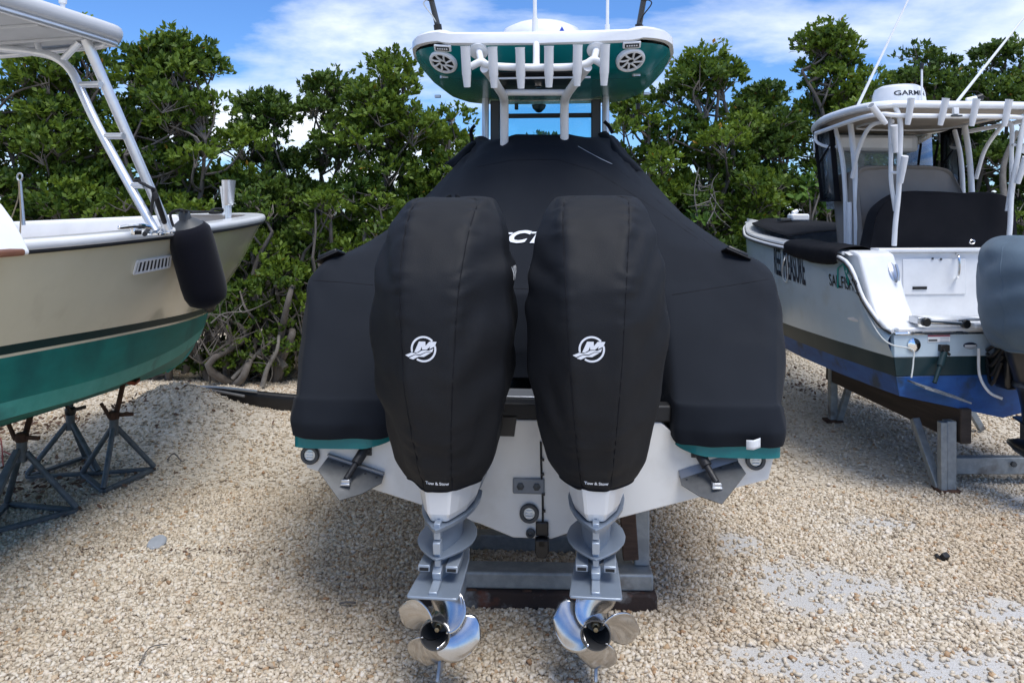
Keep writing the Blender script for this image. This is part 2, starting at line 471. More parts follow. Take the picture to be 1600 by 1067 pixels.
# ------------------------------------------------------------------ ground
def gheight(x, y):
    x = np.asarray(x, float); y = np.asarray(y, float)
    z = 0.010 * fbm(np.stack([x * .9, y * .9, x * 0], -1), 3, 5)
    near = np.clip((y - 2) / 3, 0, 1)
    m = 0.37 * np.exp(-(((x + 3.5) / .62) ** 2 + ((y - 8.0) / .5) ** 2))           # spoil heap behind the cream boat
    m += 0.12 * np.exp(-(((x + 5.2) / 1.6) ** 2 + ((y - 9.4) / .5) ** 2))
    b = 0.26 / (1 + np.exp(-(y - 10.15) / .22)) * (1 / (1 + np.exp(-(x - 1.2) / .6))) # berm below the trees on the right
    m = m * (1 + .10 * fbm(np.stack([x * 3, y * 3, x * 0], -1), 3, 9)) + b * (1 + .22 * fbm(np.stack([x * 2, y * 2, x * 0], -1), 2, 3))
    return z * (.4 + .6 * near) + m

xs = np.concatenate([-np.geomspace(900, 9.2, 16), np.arange(-9, 9.01, .075), np.geomspace(9.2, 900, 16)])
ys = np.concatenate([[-300, -60, -12, -4, 0, 1.5], np.arange(2.4, 13.01, .075), np.geomspace(13.3, 1500, 18)])
GX, GY = np.meshgrid(xs, ys)
GZ = gheight(GX, GY)
ground = MB().grid(np.stack([GX, GY, GZ], -1)).build('ground', mat('placeholder_ground', (.4, .36, .3)), angle=180)
tag(ground, 'pale shell gravel yard under the boats', kind='structure')

PATCH = [(2.0, 3.70, .62, .24), (1.28, 3.66, .42, .20), (1.75, 4.35, .34, .34), (2.35, 5.35, .60, .24), (3.7, 5.62, .75, .28), (1.45, 5.0, .22, .20), (2.75, 4.1, .35, .18)]
def bare(x, y):
    n = fbm(np.stack([x * 2.6, y * 2.6, x * 0], -1), 4, 21)
    v = np.full(np.shape(x), -9.0)
    for cx_, cy_, rx, ry in PATCH:
        v = np.maximum(v, 1 - np.hypot((x - cx_) / rx, (y - cy_) / ry))
    return np.clip((v + .75 * n + .06) / 1.0, 0, 1)

gm = MATS['placeholder_ground']; gm.name = 'gravel_bed'
nt = gm.node_tree; n = nt.nodes; l = nt.links
p = n['Principled BSDF']; p.inputs['Roughness'].default_value = .95; p.inputs['Specular IOR Level'].default_value = .15
t = n.new('ShaderNodeTexCoord')
vo = n.new('ShaderNodeTexVoronoi'); vo.inputs['Scale'].default_value = 34; l.new(t.outputs['Object'], vo.inputs['Vector'])
rp = n.new('ShaderNodeValToRGB'); e = rp.color_ramp.elements
e[0].position = 0; e[0].color = (.40, .345, .27, 1); e[1].position = 1; e[1].color = (.66, .60, .51, 1)
for pos, c in ((.3, (.52, .45, .355)), (.6, (.60, .54, .45)), (.8, (.47, .41, .33))):
    q = e.new(pos); q.color = (*c, 1)
sx_ = n.new('ShaderNodeSeparateColor'); l.new(vo.outputs['Color'], sx_.inputs[0]); l.new(sx_.outputs[0], rp.inputs[0])
at = n.new('ShaderNodeAttribute'); at.attribute_name = 'bare'
nz = n.new('ShaderNodeTexNoise'); nz.inputs['Scale'].default_value = 120; nz.inputs['Detail'].default_value = 6; l.new(t.outputs['Object'], nz.inputs['Vector'])
sr = n.new('ShaderNodeValToRGB'); e = sr.color_ramp.elements
e[0].position = .3; e[0].color = (.45, .44, .425, 1); e[1].position = .7; e[1].color = (.56, .55, .535, 1)
l.new(nz.outputs['Fac'], sr.inputs[0])
mx = n.new('ShaderNodeMixRGB'); l.new(at.outputs['Fac'], mx.inputs[0]); l.new(rp.outputs[0], mx.inputs[1]); l.new(sr.outputs[0], mx.inputs[2])
l.new(mx.outputs[0], p.inputs['Base Color'])
bmp = n.new('ShaderNodeBump'); bmp.inputs['Strength'].default_value = .6; bmp.inputs['Distance'].default_value = .02
hm = n.new('ShaderNodeMixRGB'); hm.inputs[1].default_value = (0, 0, 0, 1)
l.new(at.outputs['Fac'], hm.inputs[0]); l.new(vo.outputs['Distance'], hm.inputs[1]); l.new(nz.outputs['Fac'], hm.inputs[2])
bmp.invert = True
l.new(hm.outputs[0], bmp.inputs['Height']); l.new(bmp.outputs[0], p.inputs['Normal'])
a = ground.data.attributes.new('bare', 'FLOAT', 'POINT'); a.data.foreach_set('value', bare(GX, GY).ravel().astype(np.float32))

# loose stones, real geometry: one uncountable mass
def stones(n_, y0, y1, rmin, rmax, low, thin=.86):
    u = rng.random(n_); Y = np.sqrt(y0 ** 2 + u * (y1 ** 2 - y0 ** 2))
    X = (rng.random(n_) * 2 - 1) * (Y * .70 + .7)
    keep = rng.random(n_) > np.clip(bare(X, Y) * 1.25, 0, 1) * thin
    X, Y = X[keep], Y[keep]; n_ = len(X)
    if low:
        base = np.array([(1, 0, 0), (-1, 0, 0), (0, 1, 0), (0, -1, 0), (0, 0, 1), (0, 0, -1)], float)
        jit = .45
        tri = np.array([(0, 2, 4), (2, 1, 4), (1, 3, 4), (3, 0, 4), (2, 0, 5), (1, 2, 5), (3, 1, 5), (0, 3, 5)])
    else:
        base = np.array([(a_, b_, c_) for c_ in (-1, 1) for b_ in (-1, 1) for a_ in (-1, 1)], float) * .72
        q4 = [(0, 2, 3, 1), (4, 5, 7, 6), (0, 1, 5, 4), (2, 6, 7, 3), (0, 4, 6, 2), (1, 3, 7, 5)]
        tri = np.array([t_ for q_ in q4 for t_ in ((q_[0], q_[1], q_[2]), (q_[0], q_[2], q_[3]))])
        jit = .85
    k = len(base)
    r = rmin + (rmax - rmin) * rng.random(n_) ** 2.0
    s3 = np.stack([r * rng.uniform(.85, 1.55, n_), r * rng.uniform(.75, 1.15, n_), r * rng.uniform(.45, .85, n_)], -1)
    v = base[None] * (1 + jit * (rng.random((n_, k, 3)) - .5)) * s3[:, None]
    ax_ = rng.normal(size=(n_, 3)); ax_[:, 2] *= 2.5; ax_ /= np.linalg.norm(ax_, axis=1, keepdims=True)
    th = rng.random(n_) * 6.283
    K = ax_[:, None]; c, s_ = np.cos(th)[:, None, None], np.sin(th)[:, None, None]
    v = v * c + np.cross(np.broadcast_to(K, v.shape), v) * s_ + K * (v * K).sum(-1, keepdims=True) * (1 - c)
    z = gheight(X, Y) + s3[:, 2] * rng.uniform(.15, .95, n_)
    v += np.stack([X, Y, z], -1)[:, None]
    f = (tri[None] + (np.arange(n_) * k)[:, None, None]).reshape(-1, 3)
    return v.reshape(-1, 3), f, np.repeat(rng.random(n_), k)
sets = [stones(106000, 3.1, 6.0, .0068, .0160, False), stones(58000, 6.0, 11.4, .009, .020, True), stones(26000, 3.3, 6.2, .003, .007, True, .30)]
vs = np.concatenate([s_[0] for s_ in sets]); off = np.cumsum([0] + [len(s_[0]) for s_ in sets])
fs = np.concatenate([s_[1] + off[i] for i, s_ in enumerate(sets)]); tn = np.concatenate([s_[2] for s_ in sets])
me = bpy.data.meshes.new('gravel')
me.vertices.add(len(vs)); me.vertices.foreach_set('co', vs.astype(np.float32).ravel())
me.loops.add(fs.size); me.loops.foreach_set('vertex_index', fs.astype(np.int32).ravel())
me.polygons.add(len(fs)); me.polygons.foreach_set('loop_start', np.arange(len(fs), dtype=np.int32) * 3)
me.update(calc_edges=True)
a = me.attributes.new('tone', 'FLOAT', 'POINT'); a.data.foreach_set('value', tn.astype(np.float32))
sm = bpy.data.materials.new('shell_stone'); sm.use_nodes = True
n = sm.node_tree.nodes; l = sm.node_tree.links; p = n['Principled BSDF']
at = n.new('ShaderNodeAttribute'); at.attribute_name = 'tone'
rp = n.new('ShaderNodeValToRGB'); rp.color_ramp.interpolation = 'LINEAR'; e = rp.color_ramp.elements
e[0].position = 0; e[0].color = (.36, .31, .25, 1); e[1].position = 1; e[1].color = (.36, .22, .13, 1)
for pos, c in ((.10, (.46, .395, .31)), (.25, (.57, .50, .40)), (.42, (.66, .59, .49)), (.60, (.71, .655, .565)), (.72, (.60, .53, .425)), (.84, (.75, .70, .63)), (.94, (.54, .44, .32)), (.98, (.46, .33, .21))):
    q = e.new(pos); q.color = (*c, 1)
l.new(at.outputs['Fac'], rp.inputs[0])
tcs = n.new('ShaderNodeTexCoord'); nzs = n.new('ShaderNodeTexNoise'); nzs.inputs['Scale'].default_value = .75; nzs.inputs['Detail'].default_value = 5
l.new(tcs.outputs['Object'], nzs.inputs['Vector'])
dr = n.new('ShaderNodeValToRGB'); e = dr.color_ramp.elements
e[0].position = .36; e[0].color = (.84, .775, .69, 1); e[1].position = .64; e[1].color = (.97, .955, .925, 1)
l.new(nzs.outputs['Fac'], dr.inputs[0])
mlt = n.new('ShaderNodeMixRGB'); mlt.blend_type = 'MULTIPLY'; mlt.inputs[0].default_value = 1
l.new(rp.outputs[0], mlt.inputs[1]); l.new(dr.outputs[0], mlt.inputs[2]); l.new(mlt.outputs[0], p.inputs['Base Color'])
p.inputs['Roughness'].default_value = .85; p.inputs['Specular IOR Level'].default_value = .25
me.materials.append(sm)
gv = bpy.data.objects.new('gravel', me); COL.objects.link(gv)
tag(gv, 'loose cream and tan shell gravel covering the yard', 'gravel', kind='stuff')
# ================================================================== centre boat
CB = root('covered_boat', 'teal and white center console boat with hardtop on a steel cradle, under black canvas', 'boat', (.107, 4.0, 0), -4.3)
def mirror(pts):           # half outline, from the centre outwards -> full closed outline
    return [(x, z) for x, z in pts] + [(-x, z) for x, z in reversed(pts) if abs(x) > 1e-6]

# hull: bottom, topsides, transom
st = [0, .6, 2.0, 3.6, 5.2, 6.4, 7.2]
def lev(b, z, ys=None):
    return np.array([(b[i], (ys or st)[i], z[i]) for i in range(len(st))])
keel = lev([.10, .10, .08, .05, .03, .01, 0], [.455, .455, .46, .47, .50, .62, .95])
kn = lev([.27, .27, .26, .2, .12, .05, 0], [.52, .52, .52, .54, .58, .70, 1.0])
chn = lev([1.20, 1.20, 1.18, 1.05, .75, .36, 0], [.79, .79, .80, .86, .96, 1.08, 1.2])
shl = lev([1.235, 1.25, 1.27, 1.2, .95, .55, 0], [.945, .95, .98, 1.1, 1.25, 1.4, 1.5], [0, .6, 2, 3.6, 5.3, 6.7, 7.6])
shr = lev([1.24, 1.33, 1.36, 1.28, .98, .5, 0], [1.17, 1.50, 1.58, 1.60, 1.62, 1.66, 1.7], [0, .5, 2, 3.6, 5.4, 6.8, 7.6])
def both(levels, nu=1, nv=4):
    mb = MB()
    g = surf(np.stack(levels), nu, nv, tens=.5)
    mb.grid(g, flip=False)
    g2 = g.copy(); g2[..., 0] *= -1
    mb.grid(g2, flip=True)
    return mb
k0 = keel.copy(); k0[:, 0] = 0
both([k0, keel, kn, chn, shl]).build('hull_bottom', gel, CB, angle=25)
both([shl, shr]).build('hull_side', teal, CB)
tr = mirror([(0, .455), (.10, .455), (.27, .52), (1.2, .79), (1.235, .945), (.80, .945), (.66, 1.07), (0, 1.07)])
transom = MB().prism([(x, z) for x, z in tr], XZ(-.012), .09).build('transom', gel, CB, bevel=.006)
# teal moulded edge that runs round each stern quarter
for s in (-1, 1):
    path = [(s * 1.238, .10, .965), (s * 1.238, -.04, .965), (s * 1.19, -.085, .962), (s * .93, -.085, .962), (s * .84, -.075, .968), (s * .76, -.02, .985), (s * .71, .03, 1.02)]
    P = cr(path, 5)
    g = np.stack([P + np.array([0, 0, dz]) + np.array([0, dy_, 0]) for dz, dy_ in ((-.035, .012), (-.032, -.006), (.03, -.006), (.055, .03))], 0)
    MB().grid(g, flip=(s > 0)).build('stern_moulding', teal, CB, solid=.02, soff=0)
MB().box((0, .03, 1.115), (1.42, .10, .085)).build('splash_well_edge', rubber, CB, bevel=.01)
MB().box((.0, .20, 1.15), (.7, .09, .03), Matrix.Rotation(R(18), 3, 'X')).build('splash_well_lid', alu_s, CB, bevel=.006)

# things bolted on the transom
def transom_light(px, py, r, name='underwater_light'):
    c = ray(CB, px, py, 1, -.02)
    M = Matrix.Translation(c) @ Matrix.Rotation(R(90), 4, 'X')
    o = MB().lathe([(r, 0), (r, .014), (r * .92, .02), (r * .66, .02), (r * .60, .010), (.001, .010)], 28, M, caps=False).build(name, dgrey, CB)
    MB().lathe([(r * .60, .004), (r * .58, .012), (.001, .017)], 24, M, caps=False).build('lens', lens, o)
    for zz in (-.32, 0, .32):
        MB().box(c + Vector((0, -.018, zz * r)), (r * .7, .004, r * .12)).build('led_strip', gel_b, o)
    return o
transom_light(485, 710, .050); transom_light(1180, 718, .050); transom_light(827, 801, .050)
c = ray(CB, 829, 832, 1, -.02)
MB().lathe([(.024, 0), (.024, .012), (.014, .016), (.011, .004), (.001, .004)], 20, Matrix.Translation(c) @ Matrix.Rotation(R(90), 4, 'X'), caps=False).build('drain_plug', dgrey, CB)
c = ray(CB, 826, 759, 1, -.02)
an = MB().box(c, (.165, .018, .082)).build('anode_plate', mgrey, CB, bevel=.014, bseg=3)
for s in (-1, 1):
    MB().lathe([(.020, 0), (.020, .006), (.013, .008), (.001, .010)], 6, Matrix.Translation(c + Vector((s * .042, -.009, 0))) @ Matrix.Rotation(R(90), 4, 'X'), caps=False).build('bolt', dgrey, an)
c = ray(CB, 793, 665, 1, -.02)
MB().prism([(-.10, -.055), (.035, -.055), (.05, .055), (-.10, .055)], Matrix.Translation(c) @ XZ(0), .012).build('black_decal', blackp, CB)
tp = [ray(CB, x, y, 1, -.022) for x, y in ((845, 690), (846, 740), (848, 780), (848, 822))]
cable = MB().tube(tp, .0055, 8, 3).build('transducer_cable', rubber, CB)
for x, y in ((848, 718), (848, 741), (849, 772), (850, 798)):
    MB().box(ray(CB, x, y, 1, -.03), (.016, .014, .012)).build('cable_clip', blackp, cable, bevel=.002)
c = ray(CB, 847, 835, 1, -.03)
b = MB().box(c + Vector((0, 0, .03)), (.065, .02, .075)).box(c + Vector((0, -.02, -.028)), (.038, .05, .04))
b.prism([(-.036, .02), (-.036, -.045), (-.02, -.075), (.02, -.075), (.036, -.045), (.036, .02)], Matrix.Translation(c + Vector((0, -.045, -.03))) @ XZ(0), .05)
b.build('transducer', blackp, CB, bevel=.006)
# trim tabs
for s, pts, act in ((-1, [(513, 713), (600, 742), (598, 752), (552, 776), (508, 741)], ((571, 700), (548, 757))),
                    (1, [(1151, 718), (1062, 746), (1066, 762), (1106, 781), (1156, 739)], ((1090, 703), (1112, 760)))):
    h0 = ray(CB, *pts[0], 1, -.02); h1 = ray(CB, *pts[1], 1, -.02)
    ax_ = (h1 - h0).normalized()
    dn = Vector((0, -.86, -.50)); dn = (dn - ax_ * dn.dot(ax_)).normalized()
    nn = ax_.cross(dn).normalized()
    L = (h1 - h0).length
    poly = [(0, 0), (L, 0), (L * 1.02, .05), (L * .80, .15), (L * .52, .23), (L * .30, .18), (-L * .04, .10)]
    M = axes(h0, ax_, dn, nn)
    tab = MB().prism(poly, M, .006).build('trim_tab', mat('tab_steel', (.20, .205, .21), .38, .5, col2=(.12, .125, .13), nscale=9, rvar=.1), CB)
    b = MB()
    b.box(h0 + ax_ * L * .5 + Vector((0, -.004, .014)), (L, .006, .046), Matrix((ax_, dn, nn)).transposed() @ Matrix.Rotation(R(55), 3, 'X'))
    b.tube([h0, h1], .007, 8)
    hg = b.build('hinge', mat('hinge_steel', (.22, .22, .225), .4, .6), tab)
    for k in range(5):
        MB().lathe([(.006, 0), (.006, .004), (.001, .006)], 8, Matrix.Translation(h0 + ax_ * L * (.1 + .2 * k) + dn * .03 + nn * (.006 if nn.z > 0 else 0)), caps=False).build('screw', dgrey, tab)
    a0 = ray(CB, *act[0], 1, -.03); a1 = h0 + ax_ * L * .5 + dn * .13 + Vector((0, 0, .03))
    mid = a0.lerp(a1, .5)
    b = MB().tube([a0, mid], .027, 14).tube([mid, a1], .016, 12).box(a0 + Vector((0, .02, 0)), (.06, .03, .08))
    ac = b.build('actuator', mat('actuator_black', (.022, .022, .024), .5, bump=.2, bscale=90), tab)
    MB().box(a1 - Vector((0, 0, .012)), (.045, .04, .026)).box(a1 + Vector((0, -.02, -.022)), (.05, .018, .012)).build('clevis', alu_s, ac, bevel=.003)

# hardtop
HZt = 3.235
half = [(0, .90), (.58, .905), (.66, .915), (.74, .95), (.815, 1.02), (.87, 1.14), (.915, 1.42), (.925, 1.75), (.90, 2.10), (.80, 2.42), (.66, 2.55), (.42, 2.60), (0, 2.61)]
def loop(half, sc_=1.0, z=0, cy=1.75):
    P = [(x * sc_, cy + (y - cy) * sc_, z) for x, y in half]
    return np.array(P + [(-x, y, zz) for x, y, zz in reversed(P) if x > 1e-6])
def up(x, y):               # raised outer corners of the aft lip
    a = np.clip((np.abs(x) - .55) / .07, 0, 1)
    return .028 * a * np.clip((2.2 - y) / 1.2, 0, 1)
rings = []
for sc_, z in ((.975, -.012), (1.0, -.004), (1.0, .055), (.985, .072), (.93, .085), (.6, .10), (.05, .105)):
    q = loop(half, sc_, HZt + z)
    taper = np.clip((q[:, 1] - .9) / .9, 0, 1)
    if sc_ > .9:
        q[:, 2] += up(q[:, 0], q[:, 1]) + (.020 * taper if z < .03 else -.026 * taper)
    rings.append(q)
rings = np.stack(rings)
ht = MB().grid(np.swapaxes(cr(np.swapaxes(rings, 0, 1), 2, True, .22), 0, 1), cv=True).build('hardtop', gel_b, CB, angle=40)
und = []
for sc_, z in ((.978, -.004), (.955, -.026), (.90, -.066), (.81, -.130), (.79, -.138), (.45, -.142), (.03, -.142)):
    q = loop(half, sc_, HZt + z); taper = np.clip((q[:, 1] - .9) / .9, 0, 1)
    q[:, 2] += (.018 if sc_ > .97 else -.010 if sc_ > .95 else -.030) * taper
    und.append(q)
ubv = bvh_of(MB().grid(np.swapaxes(cr(np.swapaxes(np.stack(und), 0, 1), 2, True, .15), 0, 1), cv=True, flip=True).build('hardtop_underside', teal, ht, angle=30))
zu = HZt - .055
def under(px, py, full=False):          # point on the moulded underside
    Mi = RT[CB.name].inverted(); o_ = Mi @ Vector((0, 0, H)); d_ = (Mi.to_3x3() @ Vector(((px - CX) / F, 1, (HZ - py) / F))).normalized()
    h_ = ubv.ray_cast(o_, d_)
    if h_[0] is None: return (ray(CB, px, py, 2, zu - .15), Vector((0, -.5, -.86))) if full else ray(CB, px, py, 2, zu - .15)
    nn = h_[1] if h_[1].z < 0 else -h_[1]
    return (h_[0], nn) if full else h_[0]
def on_under(px, py):
    c, nn = under(px, py, True)
    x_ = Vector((1, 0, 0)); x_ = (x_ - nn * x_.dot(nn)).normalized()
    return axes(c, x_, nn.cross(x_), nn)
for s, px, py in ((-1, 693, 97), (1, 985, 94)):
    M = on_under(px, py)
    sp = MB().lathe([(.096, -.012), (.096, .010), (.090, .018), (.078, .020), (.074, .008)], 36, M, caps=False).build('speaker', powder, ht)
    MB().lathe([(.078, .002), (.001, .004)], 30, M, caps=False).build('cone', dark_hole, sp)
    b = MB()
    for k in range(8):
        a_ = k * math.pi / 4 + .2
        d_ = Vector((math.cos(a_), math.sin(a_), 0)); e_ = Vector((math.cos(a_ + .35), math.sin(a_ + .35), 0))
        b.tube([M @ (d_ * .022 + Vector((0, 0, .012))), M @ (e_ * .055 + Vector((0, 0, .016))), M @ (e_ * .082 + Vector((0, 0, .015)))], .007, 6)
    b.lathe([(.026, .008), (.026, .016), (.018, .016), (.018, .008)], 20, M, caps=False)
    b.build('grille', powder, sp)
for px, py in ((692, 75), (987, 70)):
    M = on_under(px, py)
    o = place(MB().box((0, 0, .004), (.115, .046, .018)), M).build('courtesy_light', powder, ht, bevel=.006)
    place(MB().box((0, 0, .014), (.088, .026, .004)), M).build('lens', blackp, o)
    for k in range(5): place(MB().box((-.03 + k * .015, 0, .0165), (.010, .010, .003)), M).build('led', gel_b, o)
for px, py in ((690, 120), (990, 117)):
    c = under(px, py)
    MB().lathe([(.012, .03), (.012, -.012), (.001, -.016)], 12, Matrix.Translation(c), caps=False).box(c + Vector((.02, .0, -.005)), (.05, .016, .012)).build('latch', alu_s, ht)
for px, py in ((684, 151), (1010, 147)):
    MB().box(under(px, py) + Vector((0, 0, .0)), (.045, .03, .02)).build('bracket', alu_s, ht, bevel=.003)
hp_ = [[under(x0 + (x1 - x0) * i / 8, y_) + Vector((0, -.004, -.010)) for i in range(9)] for y_, x0, x1 in ((111, 777, 899), (120, 780, 897), (130, 784, 895), (141, 790, 892))]
eb = MB().grid(np.array([[tuple(v) for v in r_] for r_ in hp_])).build('recess_plate', blackp, ht, solid=.008, soff=0)  # flat black plate drawn in place of a dark recess in the underside
MB().lathe([(.026, 0), (.026, .014), (.016, .022), (.001, .022)], 20, on_under(841, 130) @ Matrix.Translation((0, 0, .012)), caps=False).build('lock', chrome, eb)
MB().box((0, 1.10, zu - .135), (.66, .012, .012)).build('trim_strip', powder, CB)
for px in (722, 912):
    MB().box(ray(CB, px + 85, 167, 1, 2.3), (.03, .03, .05)).build('bracket', blackp, CB, bevel=.004)
MB().lathe([(.06, .03), (.05, 0), (.02, -.03), (.001, -.035)], 20, Matrix.Translation(ray(CB, 842, 170, 1, 2.3)), caps=False).build('camera_dome', dgrey, CB)
# radar, antennas, outrigger poles on the hardtop
c = Vector((-.01, 1.55, HZt + .075))
rd = MB().lathe([(.30, 0), (.305, .03), (.30, .10), (.27, .155), (.19, .195), (.09, .212), (.001, .216)], 40, Matrix.Translation(c), caps=False).build('radar_dome', gel_b, CB)
MB().prism([(-.022, 0), (.022, 0), (0, .045)], Matrix.Translation(c + Vector((.15, -.272, .075))) @ XZ(0) , .004).build('mark', blue_ink, rd)
for px, yl, r in ((836, 1.0, .013), (949, 1.2, .011)):
    a_ = ray(CB, px, 50, 1, yl); a_.z = HZt + .06
    MB().tube([a_, a_ + Vector((0, 0, .12))], r * 1.5, 12).tube([a_ + Vector((0, 0, .1)), a_ + Vector((-.02 if px < 900 else .02, .02, 2.3))], [r, r * .55], 10).build('antenna', powder, CB)
for s, x0, x1 in ((-1, 686, 664), (1, 997, 1013)):
    a_ = ray(CB, x0, 42, 1, 1.1); b_ = ray(CB, x1, -40, 1, .95)
    a_.z -= .03
    d_ = b_ - a_
    og = MB().tube([a_, a_ + d_ * 4.2], [.019, .014], 12).build('outrigger_pole', dgrey, CB)
    MB().tube([a_ - Vector((0, 0, .03)), a_ + d_ * .12], .027, 12).tube([a_ + d_ * .55, a_ + d_ * .62], .026, 12).build('clamp', blackp, og)
    q = a_ + d_ * .58
    MB().tube([q, q + Vector((s * .05, 0, -.03)), q + Vector((s * -.005, 0, -.11)), a_ + d_ * .12], .004, 6, 4).tube([q + Vector((s * .01, 0, .02)), q + Vector((s * -.045, 0, .12)), q + Vector((s * -.05, 0, .3))], .006, 6, 3).build('lanyard', rope_w if s < 0 else rope_k, og)
# rocket launcher frame
yf = .80
def fr(px, py, yl=yf): return ray(CB, px, py, 1, yl)
b = MB()
b.tube([fr(735, 105), fr(752, 97), fr(762, 102), fr(790, 105), fr(842, 106), fr(893, 105), fr(916, 100), fr(928, 94), fr(944, 103)], .024, 14, 4)
rk = b.build('launcher_bar', powder, CB)
for sgn, pts in ((-1, [(757, 107), (768, 120), (778, 137), (786, 150), (788, 165), (788, 226)]), (1, [(918, 105), (906, 120), (895, 135), (885, 150), (882, 165), (882, 226)])):
    P = [fr(x, y, yf + .13 * i) for i, (x, y) in enumerate(pts)]
    MB().tube(P, .030, 14, 4).build('launcher_leg', powder, CB)
MB().tube([fr(790, 145, 1.19), fr(884, 145, 1.19)], .022, 14).build('cross_bar', powder, CB)
for (px, py), (qx, qy) in (((748, 80), (752, 97)), ((932, 78), (928, 94)), ((838, 60), (838, 104))):
    Mu = on_under(px, py); q_ = fr(qx, qy)
    if px == 838:
        t_ = ray(CB, 838, 59, 1, .95); Mu = axes(t_, (1, 0, 0), (0, -1, 0), (0, 0, -1)) @ Matrix.Diagonal((.72, .72, .6, 1))
    p_ = Mu.translation.copy()
    pl = MB().tube([p_, q_], .022, 12).build('standoff', powder, CB)
    MB().lathe([(.062, -.006), (.062, .010), (.055, .014), (.001, .014)], 28, Mu, caps=False).build('base_plate', powder, pl)
for px, py, lean in ((730, 104, .010), (772, 105, .012), (814, 106, .006), (858, 104, -.005), (902, 102, -.012), (944, 101, -.012)):
    c = fr(px, py + 3) + Vector((0, -.045, 0))
    d_ = Vector((lean * -1.6, -.28, 1)).normalized()
    t0_, t1_ = c - d_ * .125, c + d_ * .125
    rh = MB().tube([t0_, t0_ + d_ * .07, t0_ + d_ * .08, t1_ - d_ * .012, t1_], [.021, .027, .029, .029, .031], 20).build('rod_holder', powder, CB)
    MB().lathe([(.027, .0005), (.001, .0005)], 16, Matrix.Translation(t1_) @ d_.to_track_quat('Z', 'Y').to_matrix().to_4x4(), caps=False).build('bore', mgrey, rh)
# console uprights and windshield
for s in (-1, 1):
    x = s * .475
    MB().tube([(x, 2.05, 2.35), (x, 2.08, HZt - .17)], .028, 14).build('upright', alu_s, CB)
    MB().box((s * .40, 2.14, 2.74), (.075, .10, .62)).build('side_frame', mat('frame_dark', (.03, .035, .04), .35), CB, bevel=.008)
MB().box((0, 2.2, 2.94), (.74, .03, .035)).build('windshield_bar', blackp, CB)
MB().box((0, 2.22, 2.76), (.78, .008, .60)).build('windshield', glass_t, CB)

# ------------------------------------------------------------------ boat cover (draped, lifts away)
BC = root('boat_cover', 'black fitted canvas cover draped over the teal boat from gunwales to hardtop legs', 'boat cover', (.107, 4.0, 0), -4.3)
rows = []
def row(pts): rows.append(pts)
xA = [0, .25, .5, .69, .74, .95, 1.17, 1.215, 1.255, 1.262]
# skirt, rolled hem, fold of the stern platform, slanted face, crease, tent
row([(0, .40, 1.20), (.25, .40, 1.20), (.5, .38, 1.19), (.69, .20, 1.12), (.74, -.06, .985), (.95, -.115, .985), (1.17, -.115, .985), (1.235, -.09, .99), (1.262, -.02, 1.0), (1.268, .05, 1.03)])
row([(0, .40, 1.26), (.25, .40, 1.26), (.5, .38, 1.25), (.69, .20, 1.18), (.735, -.07, 1.06), (.95, -.135, 1.06), (1.17, -.135, 1.06), (1.245, -.10, 1.06), (1.275, -.02, 1.06), (1.285, .06, 1.08)])
row([(0, .40, 1.33), (.25, .40, 1.33), (.5, .38, 1.32), (.69, .20, 1.25), (.735, -.055, 1.17), (.95, -.10, 1.172), (1.17, -.10, 1.172), (1.23, -.075, 1.17), (1.268, -.01, 1.15), (1.285, .10, 1.12)])
row([(0, .40, 1.37), (.25, .40, 1.37), (.5, .38, 1.36), (.69, .22, 1.29), (.735, -.02, 1.20), (.95, -.055, 1.205), (1.16, -.055, 1.205), (1.225, -.04, 1.20), (1.27, .04, 1.17), (1.29, .16, 1.13)])
row([(0, .43, 1.55), (.25, .43, 1.55), (.5, .42, 1.54), (.69, .36, 1.51), (.75, .26, 1.48), (.98, .24, 1.48), (1.24, .24, 1.48), (1.30, .25, 1.46), (1.355, .30, 1.36), (1.375, .40, 1.18)])
row([(0, .46, 1.675), (.25, .46, 1.675), (.5, .47, 1.675), (.69, .47, 1.68), (.78, .475, 1.685), (1.0, .48, 1.69), (1.30, .50, 1.735), (1.372, .51, 1.71), (1.402, .53, 1.62), (1.408, .55, 1.22)])
row([(0, .52, 1.735), (.25, .52, 1.735), (.5, .54, 1.74), (.69, .55, 1.742), (.82, .56, 1.745), (1.05, .57, 1.75), (1.30, .60, 1.80), (1.375, .61, 1.775), (1.412, .63, 1.66), (1.415, .66, 1.25)])
row([(0, .78, 2.02), (.22, .78, 2.02), (.42, .78, 2.01), (.62, .79, 1.99), (.80, .79, 1.95), (1.05, .80, 1.90), (1.30, .82, 1.87), (1.38, .84, 1.83), (1.42, .87, 1.68), (1.42, .92, 1.28)])
row([(0, 1.10, 2.36), (.20, 1.10, 2.36), (.36, 1.10, 2.33), (.54, 1.10, 2.27), (.74, 1.10, 2.17), (1.0, 1.11, 2.05), (1.29, 1.13, 1.89), (1.37, 1.15, 1.83), (1.42, 1.2, 1.64), (1.425, 1.25, 1.30)])
row([(0, 1.44, 2.68), (.19, 1.44, 2.685), (.31, 1.44, 2.62), (.48, 1.44, 2.53), (.68, 1.44, 2.37), (.96, 1.45, 2.15), (1.28, 1.48, 1.90), (1.37, 1.5, 1.81), (1.42, 1.56, 1.66), (1.425, 1.6, 1.32)])
row([(0, 1.52, 2.70), (.19, 1.54, 2.71), (.34, 1.60, 2.69), (.50, 1.68, 2.62), (.66, 1.74, 2.50), (.95, 1.8, 2.22), (1.28, 1.85, 1.88), (1.37, 1.9, 1.83), (1.42, 2.0, 1.68), (1.425, 2.0, 1.34)])
